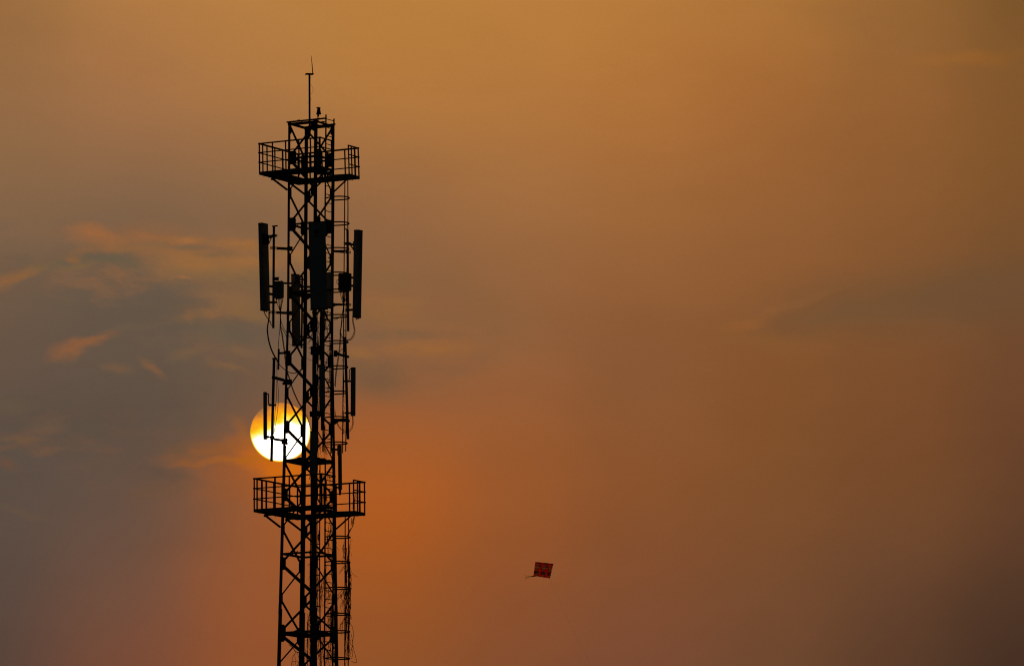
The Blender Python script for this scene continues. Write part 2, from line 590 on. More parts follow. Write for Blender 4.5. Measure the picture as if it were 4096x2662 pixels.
# ------------------------------------------------------------------ tower frame of reference
DIST = 215.0
_v = ray(1239.3, 1331)
AXB = Vector((_v.x, _v.y, 0)).normalized()
FWD = AXB.copy()                                  # away from the camera
RGT = Vector((FWD.y, -FWD.x, 0))
AX0 = Vector((0, 0, 0)) + FWD * DIST
UP = Vector((0, 0, 1))


def T(u, d, z):
    return AX0 + RGT * u + FWD * d + UP * z


def D(u, d):
    return RGT * u + FWD * d


def at(px, py, d=0.0):
    """the place on the sight line px,py that lies d metres behind the tower's axis"""
    v = ray(px, py)
    k = (DIST + d - (CAM.x * FWD.x + CAM.y * FWD.y)) / (v.x * FWD.x + v.y * FWD.y)
    return CAM + v * k


def Z(py, d=0.0):
    return at(1239, py, d).z


S = 119.5
ROW = {'A': 210, 'B': 480, 'C': 760, 'D': 1040, 'E': 1320, 'G': 1600, 'H': 1880, 'I': 2120, 'J': 2362}


def q(reg, x, y, d=0.0):
    return at(1000 + x / 5.157, ROW[reg] + y / 5.157, d)


PHI = R(12.5)
CP, SP = math.cos(PHI), math.sin(PHI)
LEGS = {'L': (-CP, -SP), 'N': (SP, -CP), 'R': (CP, SP), 'F': (-SP, CP)}
FACES = [('L', 'N'), ('N', 'R'), ('R', 'F'), ('F', 'L')]
Z_TAPER, R_TOP = Z(1270), 0.789
SLOPE = 0.0219


def rad(z):
    return R_TOP + max(0.0, Z_TAPER - z) * SLOPE


def corner(k, z, out=0.0):
    u, d = LEGS[k]
    r = rad(z) + out
    return T(u * r, d * r, z)


def hdir(a, b):
    v = Vector(LEGS[b]) - Vector(LEGS[a])
    v.normalize()
    return D(v.x, v.y)


def outward(a, b):
    v = Vector(LEGS[b]) + Vector(LEGS[a])
    v.normalize()
    return D(v.x, v.y)


def opposite_neighbours(k):
    return [b for a, b in FACES if a == k] + [a for a, b in FACES if b == k]


# ------------------------------------------------------------------ ground
g = MB()
g.add([(-16000, -2000, 0), (16000, -2000, 0), (16000, 20000, 0), (-16000, 20000, 0)], [(0, 1, 2, 3)])
tag(g.build('ground', GRASS, origin=(0, 0, 0)), kind='structure')

# ------------------------------------------------------------------ the lattice tower
tower = empty('lattice_tower', AX0, 'tall black square lattice steel mast with zigzag bracing, standing in front of the sun', 'tower')
Z_TOP = Z(497)
lv = [(Z_TOP + 0.02, 0.088), (Z(1790), 0.088), (Z(1785), 0.116), (Z(2440), 0.118), (Z(2437), 0.142), (12.0, 0.14), (11.9, 0.18), (0.25, 0.18)]
for k in LEGS:
    a, b = [hdir(k, o) for o in opposite_neighbours(k)]
    m = MB()
    for (z0, w0), (z1, w1) in zip(lv[::2], lv[1::2]):
        zs = [z0] + ([Z_TAPER] if z1 < Z_TAPER < z0 else []) + [z1]
        for s0, s1 in zip(zs, zs[1:]):
            m.angle(corner(k, s1), corner(k, s0), a, b, w0, 0.011)
    # splice plates with bolts
    for zz in (Z(1787), Z(2438), Z(1190) - 0.6):
        for dd, nn in ((a, b), (b, a)):
            m.bar(corner(k, zz - 0.18) + dd * 0.05 - nn * 0.006, corner(k, zz + 0.18) + dd * 0.05 - nn * 0.006, 0.09, 0.008, dd)
    # step bolts / bolt heads
    z = Z_TOP - 0.3
    while z > Z(2700):
        p = corner(k, z) + a * 0.04
        m.tube([p + b * -0.022, p + b * 0.0], 0.009, 5)
        p = corner(k, z + 0.11) + b * 0.04
        m.tube([p - a * 0.022, p], 0.009, 5)
        z -= random.uniform(0.45, 0.75)
    m.build('leg', STEEL, tower)

A_PY = [500, 774, 1038, 1308, 1574, 1845, 2114, 2392, 2660]
B_PY = [636, 902, 1174, 1441, 1711, 1982, 2256, 2534]
ZA = [Z(p) for p in A_PY]
ZB = [Z(p) for p in B_PY]
while ZA[-1] > 4.2:
    ZB.append(ZA[-1] - 1.22)
    ZA.append(ZB[-1] - 1.22)
A_NODE = {('L', 'N'): 'N', ('F', 'L'): 'L', ('R', 'F'): 'F', ('N', 'R'): 'R'}


def gusset(k, face, z, w, h, kind=0):
    o = face[0] if face[1] == k else face[1]
    hd = hdir(k, o)
    nd = outward(*face)
    c = corner(k, z) - nd * 0.013
    e = min(0.07, w * 0.3)
    m = MB()
    prof = [(0.005, -h / 2), (w * 0.72, -h / 2), (w, -h / 2 + e * 1.2), (w, h / 2 - e * 1.2), (w * 0.72, h / 2), (0.005, h / 2)]
    if kind:     # rounded big plates near the top
        prof = [(0.005, -h / 2)] + [(w - e + e * math.sin(t), -h / 2 + e - e * math.cos(t)) for t in (0, PI / 4, PI / 2)] + \
               [(w - e + e * math.cos(t), h / 2 - e + e * math.sin(t)) for t in (0, PI / 4, PI / 2)] + [(0.005, h / 2)]
    m.prism([c + hd * x + UP * y for x, y in prof], -nd * 0.009)
    for by in (-0.36, -0.18, 0.0, 0.18, 0.36):
        for bx in (0.045, w * 0.62):
            pp = c + hd * bx + UP * (by * h)
            m.tube([pp - nd * 0.02, pp + nd * 0.012], 0.009, 5)
    m.build('gusset_plate', DARK, tower)


for face in FACES:
    an = A_NODE[face]
    bn = face[0] if face[1] == an else face[1]
    hd = hdir(an, bn)
    nd = outward(*face)
    steps = []
    for i in range(len(ZA)):
        steps.append((an, ZA[i]))
        if i < len(ZB):
            steps.append((bn, ZB[i]))
    thick_down = {('L', 'N'): 'L', ('F', 'L'): 'L', ('R', 'F'): 'x', ('N', 'R'): 'R'}[face]
    for i in range(len(steps) - 1):
        (k0, z0), (k1, z1) = steps[i], steps[i + 1]
        if z1 < 0.5:
            break
        if i > 22 and z0 < Z(2900) and i % 2 and False:
            continue
        off = -nd * 0.024
        d01 = (corner(k1, z1) - corner(k0, z0)).normalized()
        p0 = corner(k0, z0) + off + d01 * 0.13
        p1 = corner(k1, z1) + off - d01 * 0.13
        w = (0.082 if k0 == thick_down else 0.050) + (0.008 if z0 < Z(1790) else 0)
        if face == ('R', 'F'):
            w = 0.052
        side = d01.cross(nd)
        m = MB()
        m.angle(p0 - side * w / 2, p1 - side * w / 2, side, -nd, w, 0.007)
        m.build('brace', STEEL, tower)
    for i, z in enumerate(ZB[:10]):
        big = i < 2
        gusset(bn, face, z, 0.32 if big else (0.30 if i == 7 else 0.225), 0.46 if big else (0.58 if i == 7 else 0.43), 1 if big else 0)
    for i, z in enumerate(ZA[:10]):
        gusset(an, face, z - (0.17 if i == 0 else 0), 0.21 if i else 0.20, 0.40 if i else 0.30)

# ring beams and their diagonals
for py, h in ((500, 0.07), (637, 0.055), (902, 0.06), (1174, 0.10), (1845, 0.10), (2217, 0.065), (2534, 0.09)):
    z = Z(py)
    for a, b in FACES:
        nd = outward(a, b)
        hd = hdir(a, b)
        ext = 0.04 if py == 500 else -0.01
        m = MB()
        p0 = corner(a, z) - hd * ext - nd * 0.036
        p1 = corner(b, z) + hd * ext - nd * 0.036
        m.angle(p0 + UP * h / 2, p1 + UP * h / 2, -UP, -nd, h, 0.008)
        m.bar((p0 * 0.55 + p1 * 0.45) + UP * (h / 2), (p0 * 0.5 + p1 * 0.5) + UP * (h / 2 + 0.03), 0.02, 0.02, hd)
        m.build('ring_beam', STEEL, tower)
for py in (1845, 2534):
    z = Z(py) + 0.05
    m = MB()
    c = [corner(k, z, -0.06) for k in 'LNRF']
    mid = [(c[i] + c[(i + 1) % 4]) / 2 for i in range(4)]
    for i in range(4):
        m.bar(mid[i], mid[(i + 1) % 4], 0.09, 0.05, UP.cross(mid[(i + 1) % 4] - mid[i]))
    e1, e2 = hdir('L', 'F'), hdir('L', 'N')
    s = rad(z) * math.sqrt(2)
    for t in (0.18, 0.82):
        m.bar(c[0] + e1 * s * t, c[0] + e1 * s * t + e2 * (s - 0.08), 0.22, 0.035, e1)
    m.build('rest_floor', DARK, tower)
z = Z(1174) - 0.02
m = MB()
c = [corner(k, z, -0.06) for k in 'LNRF']
m.bar(c[0], c[2], 0.10, 0.06, UP.cross(c[2] - c[0]))
m.bar(c[1] - UP * 0.065, c[3] - UP * 0.065, 0.10, 0.06, UP.cross(c[3] - c[1]))
m.build('diaphragm', DARK, tower)
# top frame
z = Z_TOP
e1, e2 = hdir('L', 'F'), hdir('L', 'N')
s = R_TOP * math.sqrt(2)
cL = corner('L', z)
for k, (t, h) in enumerate(((0.0, 0.045), (0.47, 0.034), (1.0, 0.05))):
    m = MB()
    x0, x1 = (-0.05, s + (0.36 if k == 0 else 0.0)) if k != 1 else (0.0, s)
    if k == 2:
        x0, x1 = -0.14, s + 0.04
    base = cL + e1 * (s * t) + UP * (0.028 + (0.004 if k == 1 else 0.008))
    m.bar(base + e2 * x0, base + e2 * x1, 0.045 if k == 1 else 0.06, h, e1)
    for bt in (0.33, 0.36, 0.40):
        m.tube([base + e2 * (s * bt) + UP * 0.02, base + e2 * (s * bt) + UP * random.uniform(0.045, 0.07)], 0.012, 6)
    m.build('top_beam', STEEL, tower)
m = MB()
for t in (0.66,):
    base = cL + e2 * (s * t) - UP * 0.03
    m.bar(base, base + e1 * s, 0.10, 0.04, e2)
m.build('top_cross_frame', STEEL, tower)
m = MB()
c0 = corner('N', Z_TOP) * 0.5 + corner('F', Z_TOP) * 0.5 - UP * 0.08
m.box(c0 + e2 * 0.05, e1 * 0.09, e2 * 0.10, UP * 0.05)
m.build('mast_socket', DARK, tower)
for k in LEGS:
    m = MB()
    c = corner(k, 0.0)
    m.box(c + UP * 0.125, RGT * 0.4, FWD * 0.4, UP * 0.125)
    m.build('footing', CONC, tower)


# ------------------------------------------------------------------ service platforms
def platform(pyd, rp, uo, rise, label, fr, lean):
    zt = Z(pyd)
    root = empty('service_platform', T(uo, 0, zt), label, 'platform', 'work platforms around the tower')

    def C(k, dz=0.0, out=0.0):
        u, d = LEGS[k]
        return T(uo + u * (rp + out) - lean * dz * (1 + 0.3 * u), d * (rp + out), zt + dz)
    rin = rad(zt) + 0.10
    m = MB()
    for a, b in FACES:
        oa, ob = C(a, 0, -0.03), C(b, 0, -0.03)
        ia, ib = T(LEGS[a][0] * rin, LEGS[a][1] * rin, zt), T(LEGS[b][0] * rin, LEGS[b][1] * rin, zt)
        if a + b == 'NR':      # gap in the floor where the ladder comes up
            m.prism([oa, oa.lerp(ob, .30), ia.lerp(ib, .30), ia], -UP * 0.03)
            m.prism([oa.lerp(ob, .74), ob, ib, ia.lerp(ib, .84)], -UP * 0.03)
        else:
            m.prism([oa, ob, ib, ia], -UP * 0.03)
        nd = outward(a, b)
        hd = hdir(a, b)
        m.bar(ia + UP * -0.056, ib + UP * -0.056, 0.04, 0.05, nd)
        for t in ((0.15, 0.9) if a + b == 'NR' else (0.2, 0.5, 0.8)):
            p = oa.lerp(ob, t) - UP * 0.058
            pi = ia.lerp(ib, t) - UP * 0.058
            m.bar(p, pi, 0.04, 0.05, hd)
    m.build('deck', DARK, root)
    for a, b, f0, f1 in [(a, b, 0, 1) for a, b in FACES if a + b != 'NR'] + [('N', 'R', 0, .30), ('N', 'R', .74, 1)]:
        m = MB()
        nd = outward(a, b)
        p0, p1 = C(a, -0.045).lerp(C(b, -0.045), f0), C(a, -0.045).lerp(C(b, -0.045), f1)
        m.bar(p0, p1, 0.012, 0.09, nd)
        m.bar(p0 - nd * 0.03 + UP * 0.05, p1 - nd * 0.03 + UP * 0.05, 0.05, 0.008, nd)
        for t in (0.12, 0.5, 0.88):
            pp = p0.lerp(p1, t) - UP * 0.045
            m.tube([pp, pp - UP * 0.03], 0.012, 5)
        m.build('edge_beam', STEEL, root)
    # outriggers and knee braces on the two faces the deck hangs from
    for inner, outer_ in (('N', 'L'), ('R', 'F')):
        hd = hdir(inner, outer_)
        reach = (rp - rad(zt)) / math.sqrt(2) * 1.0
        a = corner(inner, zt - 0.115) - hd * (reach - 0.03)
        b = corner(outer_, zt - 0.115) + hd * (reach - 0.03)
        for e0, e1_ in ((a, corner(inner, zt - 0.115) + hd * 0.04), (corner(outer_, zt - 0.115) - hd * 0.04, b)):
            m = MB()
            m.bar(e0, e1_, 0.06, 0.075, UP.cross(hd))
            m.build('outrigger', STEEL, root)
        for k, sg in ((inner, -1), (outer_, 1)):
            m = MB()
            p0 = corner(k, zt - 0.56) + hd * sg * 0.02
            p1 = corner(k, zt - 0.15) + hd * sg * min(0.62, reach - 0.08)
            sd_ = UP.cross(hd)
            m.angle(p0 - UP * 0.03, p1 - UP * 0.03, sd_, UP, 0.06, 0.008)
            m.box(p1 - UP * 0.0, hd * 0.07, sd_ * 0.035, UP * 0.03)
            m.build('knee_brace', STEEL, root)
    # guard rail: one panel per side
    for a, b in FACES:
        key = a + b
        spans, posts = fr[key]
        nd = outward(a, b)
        panels = []
        for s0, s1 in spans:
            rl = MB()
            e0 = -0.012 if s0 == 0 else 0
            e1_ = 0.012 if s1 == 1 else 0
            for i, hz in enumerate((rise / 3, rise * 2 / 3, rise)):
                p0 = C(a, hz).lerp(C(b, hz), s0 + e0)
                p1 = C(a, hz).lerp(C(b, hz), s1 + e1_)
                if i == 2:
                    rl.angle(p0 + UP * 0.002, p1 + UP * 0.002, -UP, -nd, 0.050, 0.006)
                else:
                    rl.bar(p0, p1, 0.010, 0.037, nd)
            panels.append((s0, s1, rl.build('guard_rail', STEEL, root)))
        for t, w in posts:
            panel = min(panels, key=lambda e: max(e[0] - t, t - e[1], 0))[2]
            pm = MB()
            p0 = C(a, 0.0).lerp(C(b, 0.0), t) - nd * 0.012
            p1 = C(a, rise).lerp(C(b, rise), t) - nd * 0.012
            pm.bar(p0 - UP * 0.08, p1, w * 1.12, 0.03, hdir(a, b))
            pm.build('post', STEEL, panel)
    return root


platform(697, 1.724, -0.045, 0.985, 'smaller square steel platform with guard rails near the tower top, below the lightning rod',
         {'LN': ([(0, 1)], [(0.005, .036), (.22, .036), (.435, .034), (.65, .036), (.84, .036), (.99, .06)]),
          'NR': ([(0, .32), (.74, 1)], [(.30, .036), (.74, .036), (.815, .036), (.90, .06), (.995, .04)]),
          'RF': ([(0, 1)], [(.225, .036), (.42, .036), (.60, .036), (.80, .036)]),
          'FL': ([(0, 1)], [(.0, .05), (.40, .055), (.60, .036), (.80, .036), (.91, .036)])}, 0.03)
platform(2043, 1.90, 0.03, 1.05, 'wider square steel platform with guard rails just below the sun',
         {'LN': ([(0, 1)], [(0.005, .036), (.31, .05), (.52, .036), (.70, .036), (.84, .036), (.99, .06)]),
          'NR': ([(0, .32), (.74, 1)], [(.30, .036), (.74, .04), (.83, .036), (.88, .07), (.995, .04)]),
          'RF': ([(0, 1)], [(.225, .036), (.42, .036), (.60, .036), (.78, .05)]),
          'FL': ([(0, 1)], [(.0, .05), (.18, .036), (.36, .036), (.55, .036), (.72, .06), (.82, .07), (.93, .045)])}, 0.012)

# ------------------------------------------------------------------ lightning mast and beacon
base = at(1238.6, 497, 0.0)
mast = empty('lightning_mast', base, 'thin round pole with a small square plate and leaning rod on the tower top', 'lightning rod')
m = MB()
tp = at(1237.8, 298, 0.0)
m.tube([base - UP * 0.06, tp], 0.034, 14)
m.build('pole', STEEL, mast, smooth=True)
m = MB()
m.box(tp + UP * 0.012, D(1, .12) * 0.135, D(-.12, 1) * 0.135, UP * 0.008)
m.build('top_plate', STEEL, mast)
m = MB()
rb = at(1251.2, 296, -0.05)
m.tube([rb - UP * 0.02, at(1248.3, 258, -0.05), at(1244.5, 222.5, -0.05)], [0.016, 0.013, 0.006], 8)
m.build('rod', STEEL, mast)
m = MB()
m.tube(spline([q('A', 1270, 475, -.04), q('A', 1255, 500, -.04), q('A', 1252, 540, -.04)]), 0.003, 4)
m.tube(spline([q('A', 1250, 665, -.03), q('A', 1285, 715, -.03), q('A', 1300, 775, -.03), q('A', 1287, 825, -.03), q('A', 1252, 858, -.03)]), 0.0035, 4)
m.tube(spline([q('A', 1210, 1030, -.03), q('A', 1192, 1036, -.03), q('A', 1178, 1052, -.03)]), 0.0035, 4)
m.tube(spline([q('A', 1250, 940, -.03), q('A', 1262, 965, -.03), q('A', 1252, 1000, -.03)]), 0.0035, 4)
m.build('ground_wire', BLACK, mast)

bb = q('B', 1408, 30, -0.35)
bea = empty('beacon_lamp', bb, 'small bell shaped warning lamp on a forked stem at the tower top', 'lamp')
m = MB()
for xo in (1391, 1417):
    p0, p1 = q('A', xo, 1420, -.35), q('A', xo + 1, 1290, -.35)
    m.bar(p0, p1, 0.022, 0.03, RGT)
m.box(q('A', 1405, 1300, -.35), RGT * 0.034, FWD * 0.03, UP * 0.03)
m.build('stem', STEEL, bea)
m = MB()
cx = 1417
pr = [(1275, 55), (1262, 54), (1238, 43), (1200, 40), (1196, 34)]
m.tube([q('A', cx, y, -.35) for y, w in pr], [w / 5.157 / S for y, w in pr], 14)
m.build('housing', DARK, bea, smooth=True)
m = MB()
pr = [(1196, 34), (1150, 33)]
m.tube([q('A', cx + 1, y, -.35) for y, w in pr], [w / 5.157 / S for y, w in pr], 14)
m.build('lens', LAMPGL, bea, smooth=True)
m = MB()
pr = [(1152, 38), (1147, 47), (1138, 46), (1134, 30)]
m.tube([q('A', cx - 6, y, -.35) for y, w in pr], [w / 5.157 / S for y, w in pr], 14)
m.tube([q('A', 1386, 1136, -.35), q('A', 1386, 1123, -.35)], 0.008, 6)
m.tube([q('A', 1424, 1136, -.35), q('A', 1424, 1114, -.35)], 0.008, 6)
m.build('cap', DARK, bea)

# ------------------------------------------------------------------ caged ladders
LU, LN_ = D(0.539, 0.843), D(0.843, -0.536)


def ladder(pts, hoops, rho, adep, strap_top, strap_bot, label, zmin_rung, bend=None):
    """pts: list of (u, d, z) from top to bottom along the middle of the ladder"""
    root = empty('caged_ladder', T(*pts[-1]), label, 'ladder', 'caged ladders up the tower side')
    P = [T(*p) for p in pts]

    def mid(z):
        for p0, p1 in zip(P, P[1:]):
            if p1.z <= z <= p0.z:
                t = (p0.z - z) / (p0.z - p1.z)
                return p0.lerp(p1, t)
        return P[0] if z > P[0].z else P[-1]
    hw = 0.25
    for sgn, extra in ((-1, 0.06), (1, 0.0)):
        m = MB()
        for p0, p1 in zip(P, P[1:]):
            a, b = p0 + LU * hw * sgn, p1 + LU * hw * sgn
            if p0 is P[0]:
                a = a + UP * extra
            m.bar(a, b, 0.052, 0.012, RGT * 0.85 - FWD * 0.5)
        # stand-off brackets to the tower
        z = P[0].z - 0.5
        while sgn > 0 and z > max(P[-1].z, Z(2700)):
            c = mid(z) + LU * hw * sgn
            m.bar(c, c - LN_ * 0.19, 0.03, 0.008, UP)
            z -= 2.1
        m.build('side_rail', STEEL, root)
    z = P[0].z - 0.08
    n = 0
    while z > zmin_rung and n < 99:
        m = MB()
        c = mid(z)
        m.tube([c - LU * hw, c + LU * hw], 0.0140, 6)
        m.build('rung', STEEL, root)
        z -= 0.283
        n += 1
    arc = [(-hw, 0.0), (-hw - 0.03, 0.10)]
    for k in range(13):
        th = R(205 - k * 230 / 12)
        arc.append((rho * math.cos(th), adep + rho * math.sin(th)))
    arc += [(hw + 0.03, 0.10), (hw, 0.0)]
    for py in hoops:
        z = Z(py) + 0.02
        c = mid(z)
        m = MB()
        tilt = random.uniform(-0.02, 0.02)
        pts_ = [c + LU * x + LN_ * y + UP * (tilt * y) for x, y in arc]
        for a, b in zip(pts_, pts_[1:]):
            d = (b - a).normalized()
            m.bar(a - d * 0.003, b + d * 0.003, 0.044, 0.008, UP)
        m.build('hoop', STEEL, root)
    zt, zb = Z(strap_top), Z(strap_bot)
    for k, (x, y) in enumerate(((-rho, adep), (0, adep + rho), (rho, adep))):
        m = MB()
        nseg = 8
        last = None
        for i in range(nseg + 1):
            z = zt + (zb - zt) * i / nseg
            c = mid(z) + LU * (x * 0.97) + LN_ * (adep + (y - adep) * 0.97)
            if bend and k == 1:
                c = c + RGT * bend(i / nseg)
            if last is not None:
                m.bar(last, c, 0.036, 0.006, RGT)
            last = c
        m.build('cage_strap', STEEL, root)
    return root, mid


UPH = [806, 907, 1008, 1106, 1174, 1275, 1378, 1480, 1581, 1681, 1782]
lad1, mid1 = ladder([(0.63, -0.40, Z(478)), (0.595, -0.375, Z(1815))], UPH, 0.345, 0.40, 716, 1816,
                    'upper caged ladder on the right tower face, bare of vines, above the lower platform', Z(1810),
                    bend=lambda t: 0.02 * math.sin(t * 9) - 0.01)
zb_ = 2.4
rb_ = rad(zb_)
lad2, mid2 = ladder([(0.675, -0.45, Z(1850)), (0.69, -0.46, Z(2760)), (rb_ * .596 + .19, -rb_ * .38 - .12, zb_)],
                    [2157, 2257, 2361, 2464, 2535, 2640], 0.37, 0.405, 2070, 2760,
                    'lower caged ladder overgrown with dead vines, under the wide platform', 3.0)


# ------------------------------------------------------------------ antennas, poles, radios
def axes(n2):
    n = D(n2[0], n2[1]).normalized()
    return n, UP.cross(n)      # facing, width direction


def panel(name, top, bot, n2, w, dp, label, round_=0.35, connectors=3, cat='antenna', group='panel antennas on the tower', matl=None):
    """panel antenna: top/bottom are world points of the body's middle"""
    root = empty(name, bot, label, cat, group)
    n, wd = axes(n2)
    ax = (top - bot).normalized()
    nn = (n - ax * n.dot(ax)).normalized()
    ww = ax.cross(nn)

    def ring(c, k=1.0):
        pts = []
        rr = dp * round_
        hw, hd = w / 2 * k, dp / 2 * k
        pts += [(-hw, -hd), (hw, -hd)]
        for i in range(5):
            t = i / 4 * PI / 2
            pts.append((hw - rr + rr * math.cos(t), hd - rr + rr * math.sin(t)))
        for i in range(5):
            t = PI / 2 + i / 4 * PI / 2
            pts.append((-hw + rr + rr * math.cos(t), hd - rr + rr * math.sin(t)))
        return [c + ww * x + nn * y for x, y in pts]
    m = MB()
    m.prism(ring(bot + ax * 0.025), (top - bot) - ax * 0.05)
    body = m.build('radome', matl or RADOME, root)
    for c, nm in ((top - ax * 0.03, 'end_cap'), (bot, 'end_cap')):
        m = MB()
        m.prism(ring(c, 1.04), ax * 0.03)
        m.build(nm, DARK, root)
    if connectors:
        m = MB()
        for i in range(connectors):
            c = bot + ww * (w * (-0.3 + 0.6 * i / max(1, connectors - 1)))
            m.tube([c, c - ax * 0.045], 0.014, 8)
        m.build('connectors', DARK, root)
    return root, body


def rod_antenna(top, bot, r, label, group='slim round antennas on the lower poles'):
    root = empty('rod_antenna', bot, label, 'antenna', group)
    m = MB()
    m.tube([bot + UP * 0.0, bot + UP * 0.02, top - UP * 0.02], r, 18)
    m.build('radome', RADOME, root, smooth=True)
    m = MB()
    m.tube([top - UP * 0.03, top - UP * 0.005, top + UP * 0.008, top + UP * 0.01], [r * 1.05, r * 1.05, r * 0.75, 0.01], 18)
    m.build('end_cap', DARK, root)
    return root


def pipe(root, pts, r, name='pipe', matl=None, n=12):
    m = MB()
    m.tube(pts, r, n)
    return m.build(name, matl or STEEL, root, smooth=True)


def arm(root, p0, p1, h, w, holes=True, cl=None, name='arm'):
    """perforated channel arm built as two thin flats joined by webs, so that sky shows through its slots"""
    m = MB()
    d = (p1 - p0)
    L = d.length
    dn = d.normalized()
    sd_ = UP.cross(dn)
    if holes:
        hl = min(0.22, L * 0.35)
        a = p0 + dn * hl
        m.bar(a, p1, w, h, sd_)
        for o in (-0.42, 0.0, 0.42):
            m.bar(p0 + UP * h * o, a + UP * h * o, w, h * 0.17, sd_)
        k = 0
        while k < 4:
            c = p0 + dn * (hl * k / 3)
            m.bar(c - UP * h / 2, c + UP * h / 2, 0.018, w, dn)
            k += 1
    else:
        m.bar(p0, p1, w, h, sd_)
    if cl is not None:
        c = cl
        m.box(c, RGT * 0.09, FWD * 0.07, UP * h * 0.75)
        m.tube([c + RGT * 0.05 + UP * h * .4, c + RGT * 0.15 + UP * h * .4], 0.008, 5)
        m.tube([c + RGT * 0.05 - UP * h * .4, c + RGT * 0.15 - UP * h * .4], 0.008, 5)
    m.build(name, STEEL, root)


def clamp(root, c, rx, rz, bolt=0.05, sgn=1, name='clamp'):
    m = MB()
    m.box(c, RGT * rx, FWD * 0.05, UP * rz)
    for o in (-.6, .6):
        m.tube([c + UP * rz * o, c + UP * rz * o + RGT * sgn * (rx + bolt)], 0.007, 5)
    m.build(name, DARK, root)


PG = 'mounting poles clamped to the tower'
# left upper pole
b = q('D', 480, 1400, -.2)
pl1 = empty('antenna_pole', b, 'tall pole left of the tower carrying the big left panel antenna', 'pole', PG)
pipe(pl1, [b, q('C', 493, 745, -.2)], 0.041)
m = MB()
m.bar(q('C', 455, 748, -.2), q('C', 572, 735, -.2), 0.06, 0.038, FWD)
m.build('top_cap', STEEL, pl1)
arm(pl1, q('C', 424, 1192, -.14), q('C', 800, 1212, -.14), 0.088, 0.05, cl=q('C', 822, 1208, -.14))
arm(pl1, q('D', 412, 1072, -.14), q('D', 800, 1092, -.14), 0.082, 0.05, cl=q('D', 810, 1092, -.14))
clamp(pl1, q('C', 500, 940, -.2), 0.085, 0.035)
clamp(pl1, q('D', 500, 868, -.2), 0.075, 0.03)
clamp(pl1, q('D', 540, 385, -.2), 0.09, 0.05, sgn=-1)
m = MB()
m.tube([q('D', 575, 362, -.2), q('D', 590, 365, -.2)], 0.035, 10)
m.tube([q('D', 690, 474, -.15), q('D', 860, 478, -.15)], 0.034, 8)
m.tube([q('D', 750, 470, -.15), q('D', 900, 468, -.15)], 0.010, 6)
m.build('clamp_arm', DARK, pl1)

an1, _ = panel('panel_antenna', q('C', 262, 690, .04), q('D', 305, 1040, .04), (-.843, .536), 0.37, 0.185,
               'big upright panel antenna on the far left pole, seen from its back edge')
m = MB()
for (xa, ya, xb, yb, rg) in ((355, 945, 500, 940, 'C'), (395, 985, 470, 960, 'C')):
    m.bar(q(rg, xa, ya, -.1), q(rg, xb, yb, -.2), 0.04, 0.05, FWD)
m.bar(q('C', 385, 1110, -.1), q('C', 455, 950, -.18), 0.035, 0.012, RGT)
m.bar(q('C', 385, 925, -.1), q('C', 385, 1115, -.1), 0.03, 0.03, RGT)
m.bar(q('D', 390, 535, -.1), q('D', 480, 545, -.2), 0.05, 0.075, FWD)
m.bar(q('D', 390, 695, -.1), q('D', 480, 705, -.2), 0.05, 0.08, FWD)
m.bar(q('D', 395, 870, -.1), q('D', 540, 870, -.2), 0.05, 0.065, FWD)
m.build('tilt_bracket', DARK, an1)
m = MB()
m.box(q('C', 318, 1010, -.16), D(.536, .843) * 0.13, D(-.843, .536) * 0.03, UP * 0.17)
m.build('back_plate', MARK, an1)

# centre near antenna
an2, body2 = panel('panel_antenna', q('C', 1378, 655, -1.25), q('D', 1425, 1020, -1.25), (-.03, -1), 0.565, 0.20,
                   'widest panel antenna, facing the viewer in front of the tower middle', round_=0.3, connectors=5)
m = MB()
c = q('C', 1375, 862, -1.357)
m.prism([c + (RGT * math.cos(k * PI / 10) * 0.078 + UP * math.sin(k * PI / 10) * 0.078) for k in range(20)], -FWD * 0.004)
m.bar(q('C', 1325, 950, -1.357), q('C', 1425, 950, -1.357), 0.004, 0.035, FWD)
m.build('emblem', MARK, an2)
bpl = q('D', 1350, 1160, -.95)
pl2 = empty('antenna_pole', q('E', 1340, 250, -.95), 'short pole hidden behind the widest panel antenna, in front of the near tower leg', 'pole', PG)
pipe(pl2, [q('E', 1345, 250, -.95), q('C', 1345, 700, -.95)], 0.04)
arm(pl2, q('C', 1345, 700, -.95), q('C', 1345, 760, -.8), 0.07, 0.05, holes=False)
arm(pl2, q('D', 1240, 620, -.95), q('D', 1360, 600, -.8), 0.09, 0.05, holes=False)
m = MB()
m.bar(q('C', 1370, 720, -.95), q('C', 1372, 800, -1.2), 0.08, 0.06, RGT)
m.bar(q('D', 1400, 900, -.95), q('D', 1400, 920, -1.2), 0.08, 0.06, RGT)
m.box(q('C', 1400, 640, -1.12), RGT * 0.09, FWD * 0.08, UP * 0.12)
m.build('tilt_bracket', DARK, an2)

